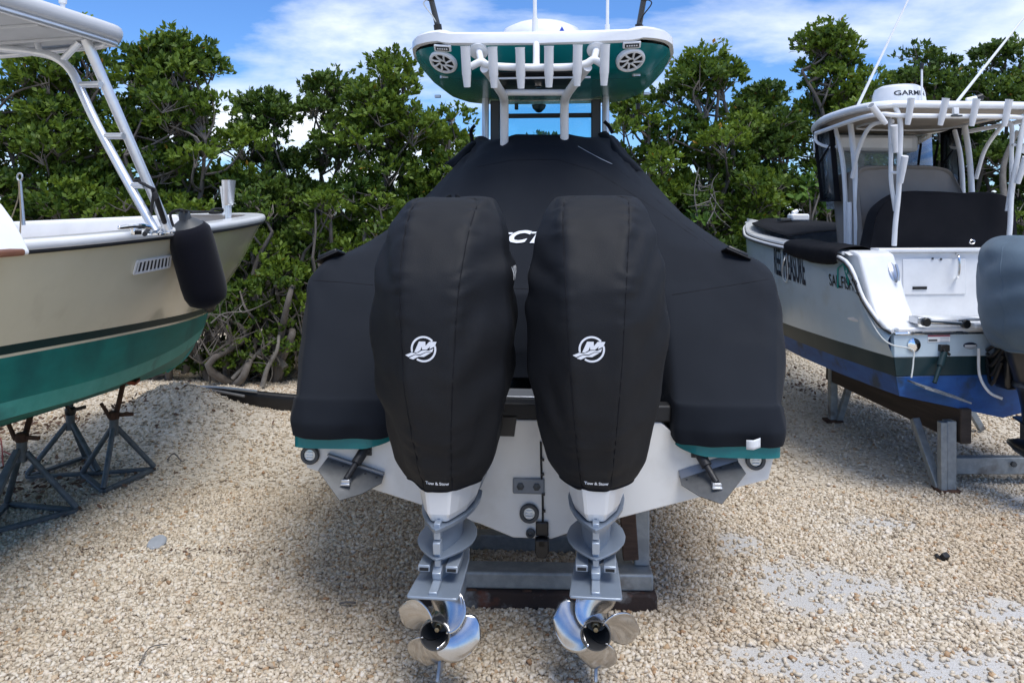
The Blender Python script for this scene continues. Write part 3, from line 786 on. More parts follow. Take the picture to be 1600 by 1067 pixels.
row([(0, 1.9, 2.56), (.2, 1.95, 2.60), (.40, 2.02, 2.72), (.53, 2.05, 2.74), (.66, 2.1, 2.58), (.95, 2.2, 2.26), (1.28, 2.3, 1.9), (1.37, 2.4, 1.85), (1.42, 2.5, 1.70), (1.42, 2.5, 1.36)])
row([(0, 2.7, 2.40), (.2, 2.7, 2.40), (.40, 2.7, 2.38), (.53, 2.7, 2.36), (.66, 2.75, 2.28), (.95, 2.9, 2.08), (1.24, 3.0, 1.92), (1.34, 3.1, 1.86), (1.39, 3.2, 1.72), (1.39, 3.2, 1.40)])
row([(0, 4.6, 2.25), (.2, 4.6, 2.25), (.40, 4.6, 2.22), (.5, 4.6, 2.2), (.6, 4.6, 2.16), (.8, 4.6, 2.08), (1.1, 4.7, 1.98), (1.2, 4.7, 1.92), (1.25, 4.7, 1.78), (1.25, 4.7, 1.5)])
row([(0, 7.9, 2.14), (.02, 7.9, 2.14), (.04, 7.9, 2.13), (.05, 7.9, 2.12), (.06, 7.9, 2.11), (.07, 7.9, 2.1), (.08, 7.9, 2.08), (.08, 7.9, 2.0), (.08, 7.9, 1.9), (.08, 7.9, 1.7)])
half_c = np.array(rows)
left = half_c[:, :0:-1].copy(); left[..., 0] *= -1
ctrl = np.concatenate([left, half_c], 1)
g = surf(ctrl, 7, 7, tens=.24)
nrm = grid_normals(g)
amp = .010 * fbm(g * np.array([2.2, 3, 3]), 3, 31) + .0035 * fbm(g * np.array([9, 4, 7]), 2, 32)
# tension folds that fan out from the hardtop legs
for s in (-1, 1):
    v = g - np.array([s * .52, 2.05, 2.74]); ang = np.arctan2(v[..., 2], v[..., 1] + s * v[..., 0]); dist = np.linalg.norm(v, axis=-1)
    amp += .012 * np.exp(-(dist / .55) ** 2) * np.sin(ang * 26)
    v = g - np.array([s * 1.33, .50, 1.70]); dist = np.linalg.norm(v, axis=-1)
    amp += .006 * np.exp(-(dist / .25) ** 2) * np.sin(v[..., 0] * 34 + v[..., 2] * 30)
low = np.exp(-((g[..., 2] - 1.02) / .06) ** 2) * (g[..., 1] < .2)
amp += low * .008 * np.sin(g[..., 0] * 31 + 2 * np.sin(g[..., 0] * 9))
g = g + nrm * amp[..., None]
cover = MB().grid(g).build('canvas', cloth, BC, angle=60, solid=.004, soff=1)
cbvh = bvh_of(cover)
def on_cover(pxs, off=.003):
    Mi = RT[BC.name].inverted(); o_ = Mi @ Vector((0, 0, H)); out = []
    for px, py in pxs:
        d_ = (Mi.to_3x3() @ Vector(((px - CX) / F, 1, (HZ - py) / F))).normalized()
        h_ = cbvh.ray_cast(o_, d_)
        if h_[0] is not None: out.append(h_[0] - d_ * off)
    return out
def lerp_px(a, b, n_): return [(a[0] + (b[0] - a[0]) * i / n_, a[1] + (b[1] - a[1]) * i / n_) for i in range(n_ + 1)]
def seam(keys, r=.0038, name='seam', m=None, n_=10):
    pts = []
    for a_, b_ in zip(keys, keys[1:]): pts += lerp_px(a_, b_, n_)[:-1] if b_ != keys[-1] else lerp_px(a_, b_, n_)
    P = on_cover(pts)
    if len(P) > 3: MB().tube(P, r, 6).build(name, m or cloth_k, BC)
seam([(478, 438), (530, 441), (584, 446)]); seam([(1050, 461), (1120, 450), (1200, 437)])
seam([(800, 451), (826, 452)]); seam([(745, 262), (800, 251), (870, 250), (930, 268), (1010, 318), (1090, 374)])
seam([(905, 228), (960, 262), (1010, 298), (1060, 345), (1120, 392)], .0035)
seam([(785, 224), (740, 252), (690, 292)], .003)
P = on_cover([(903, 229), (930, 244), (955, 256), (978, 268)], .006)
MB().tube(P, .0028, 6, 3).build('zip_pull', grey_ink, BC)
# black vents / strap pads lying on the quarters
for px, py, s in ((519, 399, -1), (1147, 399, 1)):
    c = next(h_[0] for h_ in (on_cover([(px, py + k)], 0) for k in range(0, 40, 2)) if h_)
    M3 = Matrix.Rotation(R(s * 24), 3, 'Y') @ Matrix.Rotation(R(-12), 3, 'X')
    o = MB().box(c + Vector((0, 0, .012)), (.135, .17, .032), M3).build('cover_vent', blackp, BC, bevel=.014, bseg=3)
    MB().box(c + Vector((0, 0, -.004)), (.165, .20, .008), M3).build('vent_base', rubber, o, bevel=.003)
# loose flap edges by the legs
for s, pts in ((-1, [(737, 222), (712, 242), (694, 258), (690, 262)]), (1, [(948, 206), (975, 240), (1005, 268), (990, 262)])):
    P = [ray(BC, x, y, 1, 1.95 - .25 * (i > 0)) for i, (x, y) in enumerate(pts)]
    a_ = np.array([tuple(P[0]), tuple(P[1]), tuple(P[2])]); q = cr(a_, 6)
    q2 = q + np.array([-s * .07, -.05, -.02])
    gg = np.stack([q, (q + q2) / 2 + np.array([s * .005, -.01, .012]), q2]); gg = cr(gg, 4)
    gg = gg + .010 * np.sin(gg[..., :1] * 40) * np.array([0, -1, .4])
    MB().grid(gg).build('flap', cloth, BC, solid=.004, soff=0)
    MB().tube([ray(BC, 742 if s < 0 else 944, 196 if s < 0 else 190, 1, 1.97), ray(BC, 736 if s < 0 else 951, 205 if s < 0 else 197, 1, 1.97), ray(BC, 738 if s < 0 else 957, 222 if s < 0 else 208, 1, 1.95)], .014, 8, 4).build('strap', cloth_k, BC)
MB().grid(cr(np.array([[tuple(ray(BC, x, y, 1, -.15)) for x in (1166, 1177, 1188)] for y in (687, 694, 702)]) + np.array([[[0, 0, 0], [0, -.006, 0], [0, 0, .01]]] * 3), 2)).build('care_tag', gel_b, BC, solid=.002)
# side bulge of the skirt
for s, px, py in ((-1, 451, 552), (1, 1221, 560)):
    gg = []
    for t_ in np.linspace(0, 1, 9):
        rr = .055 * math.sin(math.pi * (t_ ** .6)) + .002
        gg.append([(s * (1.375 + .6 * rr * math.cos(a_)), .62 + 1.6 * rr * math.sin(a_), 1.62 - .42 * t_) for a_ in np.linspace(0, 2 * math.pi, 15)[:-1]])
    MB().grid(np.array(gg), cv=True).build('cover_bunch', cloth, BC)
# builder's lettering: only the middle of it shows between the motors
c = on_cover([(817, 373)], 0)[0]
sl = Vector((0, .70, .71))
for ch_, dx_ in (('C', -.048), ('I', .062)):
    tm = text_mb(ch_, .135, shear=.42, bold=.0055, sx=1.25)
    place(tm, axes(c + Vector((dx_, 0, 0)), (1, 0, 0), sl, (0, -.71, .70)))
    project(tm, cbvh, (0, .71, -.70), .012).build('lettering', white_ink, BC)
for px, py, dx_ in ((797, 365, -.012), (834, 364, .0), (832, 379, -.01)):
    q = on_cover([(px, py)], .010)
    if q: MB().prism([(-.016, -.006), (.012, -.006), (.018, .008), (-.010, .008)], axes(q[0], (1, 0, 0), sl, (0, -.71, .70)), .001).build('serif', white_ink, BC)

# ------------------------------------------------------------------ outboards and their covers
def emblem():
    q = lambda x, y: ((x - 640) / 15.24 / 375, -(y - 503) / 15.24 / 375)
    mb = MB()
    def arc(a0, a1, n_=26):
        P = []
        for rr in (312, 265):
            rg = [a0 + (a1 - a0) * i / n_ for i in range(n_ + 1)]
            P.append([(640 + rr * math.cos(R(a)), 503 - rr * math.sin(R(a))) for a in rg])
        for i in range(n_):
            mb.add([(*q(*P[0][i]), 0), (*q(*P[0][i + 1]), 0), (*q(*P[1][i + 1]), 0), (*q(*P[1][i]), 0)], [(0, 1, 2, 3)])
    arc(195, 42); arc(16, -124)
    polys = [[(412, 582), (530, 322), (686, 322), (690, 425), (780, 322), (960, 322), (915, 430), (785, 500), (805, 435), (715, 515), (605, 515), (598, 438), (565, 530), (480, 585)],
             [(185, 660), (340, 592), (450, 607), (520, 582), (600, 537), (700, 530), (770, 537), (885, 480), (850, 568), (700, 566), (560, 632), (440, 625), (270, 700)],
             [(280, 725), (430, 645), (560, 655), (700, 582), (825, 582), (650, 688), (520, 685), (380, 755)]]
    for P in polys:
        mb.add([(*q(*p_), 0) for p_ in P], [tuple(range(len(P)))])
    return mb

def motor_cover(loc, rz, seed, label, flip):
    MC = root('motor_cover', label, 'motor cover', loc, rz, None)
    T = [(.905, .045, .060, .165, .47), (.935, .028, .066, .188, .49), (1.015, -.025, .072, .226, .52), (1.13, -.08, .082, .250, .54), (1.242, -.12, .090, .272, .55), (1.44, -.158, .105, .305, .56),
         (1.667, -.165, .118, .318, .57), (1.80, -.145, .125, .312, .57), (1.893, -.108, .132, .302, .57), (2.035, -.01, .142, .277, .57), (2.106, .065, .147, .256, .57),
         (2.155, .145, .150, .235, .56), (2.192, .225, .150, .212, .55), (2.212, .29, .142, .19, .54), (2.222, .36, .09, .13, .50), (2.224, .40, .01, .012, .42)]
    ctrl = []
    for z, ya, wa, wm, yf_ in T:
        d_ = yf_ - ya
        h_ = [(0, ya - .004), (wa * .6, ya - .003), (wa * .96, ya), (wa * 1.04, ya + .006), (wa + (wm - wa) * .50, ya + d_ * .15), (wm * .955, ya + d_ * .285), (wm * .995, ya + d_ * .33), (wm, ya + d_ * .55), (wm * .97, ya + d_ * .78), (wm * .72, yf_ - d_ * .06), (wm * .3, yf_)]
        full = [(x, y, z) for x, y in h_] + [(-x, y, z) for x, y in h_[:0:-1]]
        zz = np.array(full)
        zz[:, 2] += (.018 * np.clip((zz[:, 1] - ya) / d_, 0, 1) if z < .95 else 0)
        ctrl.append(zz)
    g = surf(np.array(ctrl), 6, 6, cv=True, tens=.28, tv=.16)
    nm = grid_normals(g, cv=True)
    if (nm[len(g) // 2, 0] * np.array([0, -1, 0])).sum() < 0: nm = -nm
    P = g + seed * 3.7
    wz = np.clip((2.15 - g[..., 2]) / .2, 0, 1)
    side = np.clip((np.abs(g[..., 0]) - .09) / .08, 0, 1)
    sg = np.sign(g[..., 0])
    diag = g[..., 2] * 26 - sg * g[..., 0] * 34 + 3.0 * fbm(P * np.array([3, 3, 2.4]), 2, seed)
    amp = .0065 * fbm(P * np.array([5, 5, 6]), 3, seed) + .0095 * side * wz * np.sin(diag) * np.clip(.35 + 1.2 * fbm(P * 2.3, 2, seed + 5), 0, 1)
    amp += .0060 * (1 - side) * np.sin(g[..., 2] * 44 + 3 * fbm(P * 4, 2, seed + 7)) * np.clip(fbm(P * 2.8, 2, seed + 9) + .1, 0, 1) * np.clip((1.55 - g[..., 2]) / .3, .25, 1)
    # puckers along the two stitched seams
    for s in (-1, 1):
        wa_ = np.interp(g[..., 2], [t_[0] for t_ in T], [t_[2] for t_ in T])
        dd = np.abs(g[..., 0] - s * wa_) + 10 * (g[..., 1] > .33)
        amp += -.006 * np.exp(-(dd / .012) ** 2) + .0045 * np.exp(-(dd / .045) ** 2) * np.sin(g[..., 2] * 95 + 5 * fbm(P * 6, 2, seed))
    g = g + nm * amp[..., None]
    body = MB().grid(g, cv=True, flip=True).build('fabric', cloth_m, MC, angle=70, solid=.003, soff=0)
    bv = bvh_of(body)
    for s in (-1, 1):
        P_ = []
        for z in np.linspace(.915, 2.19, 60):
            w_ = np.interp(z, [t_[0] for t_ in T], [t_[2] for t_ in T])
            h_ = bv.ray_cast(Vector((s * w_, -1.5, z)), Vector((0, 1, 0)))
            if h_[0] is not None: P_.append(h_[0] - Vector((0, .001, 0)))
        MB().tube(P_, .0028, 6).build('seam', cloth_k, MC)
    hem = [Vector(tuple(p_)) for p_ in g[2]]
    MB().tube(hem, .006, 6, closed=True).build('hem', cloth_k, MC)
    em = place(emblem(), axes((-.016, -1, 1.573), (1, 0, 0), (0, 0, 1), (0, -1, 0)))
    project(em, bv, (0, 1, 0), .0035).build('emblem', white_ink, MC, angle=180)
    tx = place(text_mb('Tow & Stow', .0205, bold=.0007), axes((.002, -1, .951), (1, 0, 0), (0, 0, 1), (0, -1, 0)))
    for i, v in enumerate(tx.v): tx.v[i] = v + Vector((0, 0, .6 * v.x * v.x - (.02 if not flip else .03) * v.x))
    project(tx, bv, (0, 1, 0), .0035).build('lettering', white_ink, MC, angle=180)
    for s in (-1, 1):
        sd_ = place(text_mb('MERCURY', .085, shear=.25, bold=.002), axes((s, .37, 1.86), (0, s, 0), (0, 0, 1), (s, 0, 0)))
        project(sd_, bv, (-s, 0, 0), .004).build('side_lettering', grey_ink, MC, angle=180)
    return MC

def propeller(P_root, hub, tilt, ang0, hand):
    M = Matrix.Translation(hub) @ Matrix.Rotation(R(-tilt), 4, 'X')
    Z2Y = Matrix.Rotation(R(-90), 4, 'X')      # lathe axis z -> +y (forward)
    b = MB().lathe([(.066, 0), (.068, .004), (.060, .10), (.058, .19), (.045, .20)], 36, M @ Z2Y, caps=False)
    b.lathe([(.066, 0), (.061, .0), (.054, .06), (.050, .14), (.018, .145), (.001, .145)], 36, M @ Z2Y, mi=1, caps=False)
    pr = b.build('propeller', [prop_m, mat('hub_bore', (.10, .10, .10), .45, .6)], P_root)
    MB().lathe([(.022, .145), (.022, .085), (.017, .08), (.011, .078), (.011, .05), (.001, .048)], 6, M @ Z2Y, caps=False).build('hub_nut', mat('bronze_nut', (.30, .25, .16), .4, .8), pr)
    for k in range(4):
        rowsb = []
        for i, u in enumerate(np.linspace(0, 1, 11)):
            r = .052 + .142 * u
            ch = (.075 + .145 * math.sin(math.pi * min(u * .62 + .16, 1))) * (1 - max(0, (u - .72) / .28) ** 2.2 * .97)
            pitch = math.atan2(.43, 2 * math.pi * r) * .95
            skew = -.55 * u ** 1.6
            pts = []
            for w_ in np.linspace(-.5, .5, 9):
                s_ = ch * w_
                a_ = skew * .35 + (s_ * math.cos(pitch)) / r
                camber = .010 * (1 - (2 * w_) ** 2)
                yy = .10 + s_ * math.sin(pitch) * -1 + .045 * u ** 2 - camber
                if w_ > .44: yy -= .006
                pts.append((r * math.cos(hand * a_), yy, r * math.sin(hand * a_)))
            rowsb.append(pts)
        gb = np.array(rowsb)
        th = R(ang0 + 90 * k); c_, s_ = math.cos(th), math.sin(th)
        x, z = gb[..., 0].copy(), gb[..., 2].copy()
        gb[..., 0] = c_ * x - s_ * z; gb[..., 2] = s_ * x + c_ * z
        gb[..., 1] -= .035
        gb = surf(gb, 2, 2)
        mbb = MB().grid(gb); mbb.v = [M @ v for v in mbb.v]
        mbb.build('blade', prop_m, pr, angle=70, solid=.0055, soff=0)
    return pr

def outboard(loc, rz, label, ang0, hand):
    E = root('outboard_motor', label, 'outboard motor', loc, rz)
    # powerhead under the cover and the bracket on the transom
    MB().box((0, .30, 1.55), (.40, .42, 1.1)).build('powerhead', eng_k, E, bevel=.06, bseg=3)
    MB().box((0, .58, .93), (.26, .22, .34)).build('transom_bracket', eng_g, E, bevel=.03)
    # silver lower cowl: faceted, narrowing to the trailing edge
    def ring(z, pts): return [(x, y, z) for x, y in pts] + [(-x, y, z) for x, y in pts[::-1]]
    r0 = ring(.985, [(.045, .05), (.062, .055), (.10, .10), (.145, .20), (.175, .34), (.17, .50)])
    r1 = ring(.90, [(.045, .045), (.060, .05), (.092, .10), (.132, .20), (.158, .34), (.15, .50)])
    r2 = ring(.80, [(.037, .055), (.050, .06), (.075, .11), (.108, .20), (.13, .34), (.125, .50)])
    r3 = ring(.765, [(.030, .07), (.040, .08), (.062, .13), (.095, .21), (.115, .34), (.11, .50)])
    MB().grid(np.array([r0, r1, r2, r3]), cv=True).build('lower_cowl', eng_w, E, angle=8)
    # pointed grey splash plates
    def plate(name, z, half_, th, m, dish=.0):
        P = cr(half_, 5, tens=.22)
        P = [(x, y) for x, y in P]
        full = P + [(-x, y) for x, y in P[::-1] if x > 1e-4]
        mb = MB(); n_ = len(full)
        hh_ = [z + dish * min(abs(x) / .1, 1.6) ** 1.5 for x, y in full]
        mb.add([(x, y, h_) for (x, y), h_ in zip(full, hh_)] + [(x * .97, y * .97 + .01, h_ - th) for (x, y), h_ in zip(full, hh_)],
               [(n_ + i, n_ + (i + 1) % n_, (i + 1) % n_, i) for i in range(n_)] + [tuple(range(n_)), tuple(range(2 * n_ - 1, n_ - 1, -1))])
        return mb.build(name, m, E, angle=25, bevel=.004)
    plate('cowl_flange', .758, [(0, -.01), (.02, .01), (.06, .08), (.10, .17), (.128, .28), (.138, .40), (.13, .50), (.08, .54), (0, .55)], .022, eng_g, .0)
    plate('splash_plate', .625, [(0, .0), (.02, .015), (.06, .06), (.10, .115), (.130, .19), (.138, .27), (.125, .36), (.09, .44), (.04, .49), (0, .50)], .014, eng_g, .0)
    # mid section
    def foil(z, w, y0, y1): return [(w * math.sin(math.pi * t_) * (1.15 - .3 * t_) + .004, y0 + (y1 - y0) * t_, z) for t_ in np.linspace(0, 1, 9)] + [(-w * math.sin(math.pi * t_) * (1.15 - .3 * t_) - .004, y0 + (y1 - y0) * t_, z) for t_ in np.linspace(1, 0, 9)]
    MB().grid(np.array([foil(.78, .078, .06, .52), foil(.63, .062, .06, .52), foil(.50, .048, .07, .48)]), cv=True).build('mid_section', eng_g, E, angle=60)
    b = MB()
    for z0, z1, y0, y1, w in ((.775, .70, .015, .02, .030), (.695, .64, .005, .012, .034), (.635, .575, .028, .03, .028), (.57, .535, .0, .015, .040), (.532, .515, .028, .0, .030)):
        b.beam((0, y0 + .03, z0), (0, y1 + .03, z1), w, .05, (0, -1, 0))
    b.beam((0, .03, .518), (0, -.065, .505), .038, .016)
    b.build('trailing_rib', eng_l, E, bevel=.004)
    for s in (-1, 1):
        o = MB().box((s * .062, .12, .565), (.055, .16, .03)).build('exhaust_relief', eng_l, E, bevel=.004)
        MB().box((s * .062, .038, .563), (.040, .006, .012)).build('slot', dark_hole, o)
    # anti-ventilation plate
    P = [(0, -.085), (.085, -.085), (.108, -.083), (.113, -.07), (.108, .10), (.098, .30), (.08, .42), (.045, .50), (0, .52)]
    full = P + [(-x, y) for x, y in P[::-1] if x > 0]
    av = MB().prism(full, XY(.488), .013).build('anti_ventilation_plate', eng_g, E, bevel=.005)
    # gearcase, strut, skeg
    Z2Y = Matrix.Rotation(R(-90), 4, 'X')
    b = MB().grid(np.array([foil(.495, .050, .10, .46), foil(.38, .036, .16, .44), foil(.30, .040, .14, .46)]), cv=True)
    b.lathe([(.052, .17), (.066, .22), (.070, .32), (.062, .44), (.040, .54), (.012, .60), (.001, .605)], 24, Matrix.Translation((0, 0, .312)) @ Z2Y, caps=False)
    b.build('gearcase', eng_g, E, angle=50)
    MB().prism([(.14, .30), (.06, .115), (.02, .075), (.10, .07), (.30, .16), (.46, .27)], YZ(-.008), .016).build('skeg', eng_g, E, bevel=.005)
    propeller(E, Vector((0, -.03, .308)), 2, ang0, hand)
    return E
EL, ER = ((681 - CX) * 3.36 / F, 3.36, 0), ((931 - CX) * 3.36 / F, 3.36, 0)
outboard(EL, -6.5, 'grey outboard motor on the black decal side of the transom, four-blade steel propeller', 62, -1)
outboard(ER, -6.5, 'grey outboard motor in front of the timber bunk post of the cradle, four-blade steel propeller', 95, 1)
motor_cover(EL, -6.5, 3, 'black nylon motor cover with white emblem, beside the black decal on the transom', False)
motor_cover(ER, -6.5, 8, 'black nylon motor cover with white emblem, on the transducer cable side of the transom', True)

# ------------------------------------------------------------------ cradle under the centre boat
CR_ = root('boat_cradle', 'galvanised steel cradle with rusty sleeper under the teal boat', 'boat cradle', (.13, 4.12, 0), -2)
MB().box((0, .12, .045), (1.30, .20, .10)).build('sleeper', wood_r, CR_, bevel=.012)
MB().box((0, .13, .143), (1.27, .15, .092)).build('front_beam', galv, CR_, bevel=.012)
MB().box((0, .78, .058), (1.30, .10, .11)).build('rear_beam', galv, CR_, bevel=.008)
for s in (-1, 1):
    MB().box((s * .50, .45, .14), (.09, .62, .07)).build('side_rail', galv, CR_, bevel=.008)
    MB().box((s * .585, .20, .375), (.085, .09, .37)).build('post', galv, CR_, bevel=.008)
    MB().beam((s * .52, .13, .24), (s * .50, .15, .56), .085, .05, (0, -1, 0)).build('timber_bunk', wood_d, CR_, bevel=.006)
    MB().prism([(s * .54, .58), (s * .60, .66), (s * .62, .50), (s * .56, .42)][::s], XZ(.18), .01).build('carpet_flap', rubber, CR_)
for x in (-.35, -.05, .3): MB().box((x, .045, .088), (.05, .02, .03)).build('weld_plate', rust, CR_, bevel=.004)
# ================================================================== cream boat on jack stands (its bow points away)
LB = root('cream_boat', 'cream hulled boat with green bottom and aluminium hardtop, propped on jack stands', 'boat', (-2.87, 8.13, 0), -14)
def L_(s, b, z): return np.array([(b[i], -s[i], z[i]) for i in range(len(s))], float)
keelL = L_([.63, .72, .88, 1.15, 2, 3, 4, 6], [0] * 8, [1.18, 1.00, .82, .72, .68, .66, .66, .66])
ch0 = L_([.63, .78, 1.05, 1.4, 2.1, 3, 4, 6], [0, .11, .28, .46, .74, .98, 1.08, 1.12], [1.175, 1.09, 1.045, 1.02, 1.00, 1.00, 1.03, 1.05])
ch1 = L_([.615, .77, 1.04, 1.39, 2.1, 3, 4, 6], [0, .135, .315, .50, .78, 1.02, 1.115, 1.15], [1.19, 1.165, 1.14, 1.125, 1.10, 1.10, 1.13, 1.15])
wl_ = L_([.60, .75, 1.02, 1.37, 2.05, 3, 4, 6], [0, .14, .325, .515, .80, 1.045, 1.14, 1.175], [1.205, 1.225, 1.245, 1.265, 1.30, 1.345, 1.375, 1.40])
w2 = L_([.595, .745, 1.015, 1.365, 2.05, 3, 4, 6], [0, .143, .33, .52, .805, 1.05, 1.145, 1.18], [1.215, 1.24, 1.26, 1.282, 1.317, 1.362, 1.392, 1.417])
s2 = L_([.57, .72, .99, 1.34, 2.04, 3, 4, 6], [0, .15, .34, .53, .815, 1.06, 1.155, 1.19], [1.25, 1.285, 1.305, 1.33, 1.365, 1.412, 1.442, 1.467])
midl = L_([.32, .42, .66, 1.08, 1.95, 2.95, 4, 6], [0, .19, .41, .615, .935, 1.155, 1.25, 1.28], [1.65, 1.65, 1.65, 1.65, 1.65, 1.66, 1.66, 1.68])
shl_ = L_([0, .1, .38, .85, 1.9, 2.95, 4, 6], [0, .25, .49, .72, 1.06, 1.265, 1.36, 1.39], [2.10, 2.10, 2.085, 2.06, 2.015, 1.975, 1.94, 1.90])
def both2(levels, nu, nv):
    mb = MB(); g = surf(np.stack(levels), nu, nv, tens=.5)
    mb.grid(g); g2 = g.copy(); g2[..., 0] *= -1; mb.grid(g2, flip=True)
    return mb
both2([keelL, ch0], 4, 6).build('hull_bottom', green_bot, LB)
both2([ch0, ch1], 2, 6).build('chine', green_lit, LB)
both2([ch1, wl_], 2, 6).build('hull_antifoul', green_bot, LB)
both2([wl_, w2], 1, 6).build('pin_stripe', cream, LB)
both2([w2, s2], 1, 6).build('boot_stripe', green_dk, LB)
hull_l = both2([s2, midl, shl_], 5, 6).build('hull_side', cream, LB)
# stem bead in the bottom green with bounce light painted in
MB().tube([tuple(p_) for p_ in keelL[:4]], .018, 8, 4).build('stem_band', green_lit, LB)
# gunwale: rub line, rim, cap, inner coaming, sole
sh = cr(shl_, 6); tang = np.gradient(sh, axis=0); tang /= np.linalg.norm(tang, axis=1, keepdims=True)
outn = np.stack([-tang[:, 1], tang[:, 0], 0 * tang[:, 0]], 1); outn /= np.linalg.norm(outn, axis=1, keepdims=True)
outn[outn[:, 0] < 0] *= -1; outn[0] = (0, 1, 0)
outn[:3] = np.array([(.15, .99, 0), (.35, .93, 0), (.5, .86, 0)])
def band(offs, name, m, angle=35):
    mb = MB()
    g = np.stack([sh + outn * o_ + np.array([0, 0, z_]) for o_, z_ in offs])
    g[:, :, 0] = np.maximum(g[:, :, 0], 0)
    mb.grid(g); g2 = g.copy(); g2[..., 0] *= -1; mb.grid(g2, flip=True)
    return mb.build(name, m, LB, angle=angle)
band([(.0, -.012), (.022, -.010), (.026, .0), (.022, .012)], 'rub_line', rubber)
band([(.022, .010), (.030, .016), (.032, .045), (.020, .062), (-.01, .067), (-.15, .067), (-.165, .055)], 'gunwale', gel_b, 50)
band([(-.165, .055), (-.18, .03), (-.185, -.16), (-.19, -.30)], 'coaming', gel_b, 50)
inn = sh - outn * .19; inn[:, 2] -= .28; inn[:, 0] = np.maximum(inn[:, 0], 0)
g = np.stack([inn, inn * np.array([0, 1, 1])]); g2 = g.copy(); g2[..., 0] *= -1
MB().grid(g).grid(g2, flip=True).build('foredeck', nonskid, LB)
pad = [(0, -.62), (.30, -.70), (.62, -1.15), (.84, -1.9), (.98, -2.9), (1.03, -3.6)]
P = cr([(x, y, 0) for x, y in pad], 5)
MB().grid(np.stack([P + np.array([0, 0, 1.775]), P * np.array([.86, 1, 0]) + np.array([0, 0, 1.777])])).build('deck_margin', nonskid_g, LB)
# bow deck plate (closed bow)
bp = [tuple(p_) for p_ in (sh - outn * .15)[2:14]]
q = np.array([(x, y, z + .066) for x, y, z in bp]); q2 = q.copy(); q2[:, 0] *= -1
MB().grid(np.stack([q2, q])).build('bow_deck', gel_b, LB)
# louvred vent on the topside
hb = bvh_of(hull_l)
def on_hull(o, bv, px, py, off=0.0):
    Mi = RT[o.name].inverted(); o_ = Mi @ Vector((0, 0, H)); d_ = (Mi.to_3x3() @ Vector(((px - CX) / F, 1, (HZ - py) / F))).normalized()
    h_ = bv.ray_cast(o_, d_)
    return (h_[0] - d_ * off, h_[1]) if h_[0] is not None else (None, None)
cs = [on_hull(LB, hb, x, y, .016)[0] for x, y in ((209, 428), (265, 417), (267, 400), (214, 409))]
fx = (cs[1] - cs[0]); fz = (cs[3] - cs[0]); fn = fx.cross(fz).normalized()
vt = MB()
for a_, b_ in ((0, 1), (1, 2), (2, 3), (3, 0)): vt.beam(cs[a_], cs[b_], .014, .010, fn)
vt = vt.build('louvre_vent', powder, LB)
MB().add([c - fn * .002 for c in cs], [(0, 1, 2, 3)]).build('vent_recess', dark_hole, vt)
for k in range(9):
    t_ = (k + .6) / 9.4
    a_ = cs[0].lerp(cs[1], t_); b_ = cs[3].lerp(cs[2], t_)
    MB().beam(a_ + fn * .002, b_ + fn * .002, .006, .010, fn).build('slat', powder, vt)
# scratch
# hardtop
zt = 3.24
cor = ray(LB, 212, 68, 2, zt)
fx0, fy0 = cor.x, cor.y
tp_half = lambda e, z: np.array([(fx0 + e - 2.5, fy0 - 2.4, z), (fx0 + e - 2.5, fy0 - .3 + e, z), (fx0 + e - 2.3, fy0 - .05 + e, z), (fx0 - 1.2, fy0 + .06 + e, z + .0), (fx0 - .25, fy0 + .0 + e, z), (fx0 - .05 + e * .7, fy0 - .07 + e * .7, z), (fx0 + e, fy0 - .25, z), (fx0 + e, fy0 - 1.2, z), (fx0 + e, fy0 - 2.4, z)])
rg = np.stack([tp_half(-.10, zt - .012), tp_half(-.02, zt - .012), tp_half(.004, zt + .01), tp_half(.008, zt + .05), tp_half(-.02, zt + .085), tp_half(-.12, zt + .10), tp_half(-.4, zt + .11)])
lt = MB().grid(surf(rg, 2, 4, tens=.45)).build('hardtop', mat('hardtop_grey', (.56, .57, .585), .35, col2=(.50, .51, .525), nscale=4, coat=.3), LB, angle=40)
MB().box((fx0 - 1.25, fy0 - 1.25, zt - .003), (2.35, 2.3, .012)).build('underside', under_white, lt)
for k in range(5):
    MB().box((fx0 - 1.25, fy0 - .25 - .32 * k, zt - .018), (2.2, .07, .02)).build('batten', under_white, lt, bevel=.006)
rail = [(fx0 - .035, fy0 - 2.4, zt - .03), (fx0 - .035, fy0 - .35, zt - .03), (fx0 - .10, fy0 - .14, zt - .03), (fx0 - .35, fy0 - .08, zt - .03), (fx0 - 1.2, fy0 - .02, zt - .03), (fx0 - 2.3, fy0 - .1, zt - .03)]
MB().tube(rail, .021, 12, 6).build('top_rail', alu, LB)
b = MB().tube([ray(LB, 98, 24, 2, zt + .10), ray(LB, 98, 24, 2, zt + .10) + Vector((0, 0, .08))], .014, 12)
q = ray(LB, 98, 24, 2, zt + .10) + Vector((0, 0, .07))
b.tube([q, q + Vector((0, 0, .05)), q + Vector((0, 0, .12)), q + Vector((0, 0, .4))], [.022, .026, .040, .030], 14)
b.build('antenna', powder, LB)
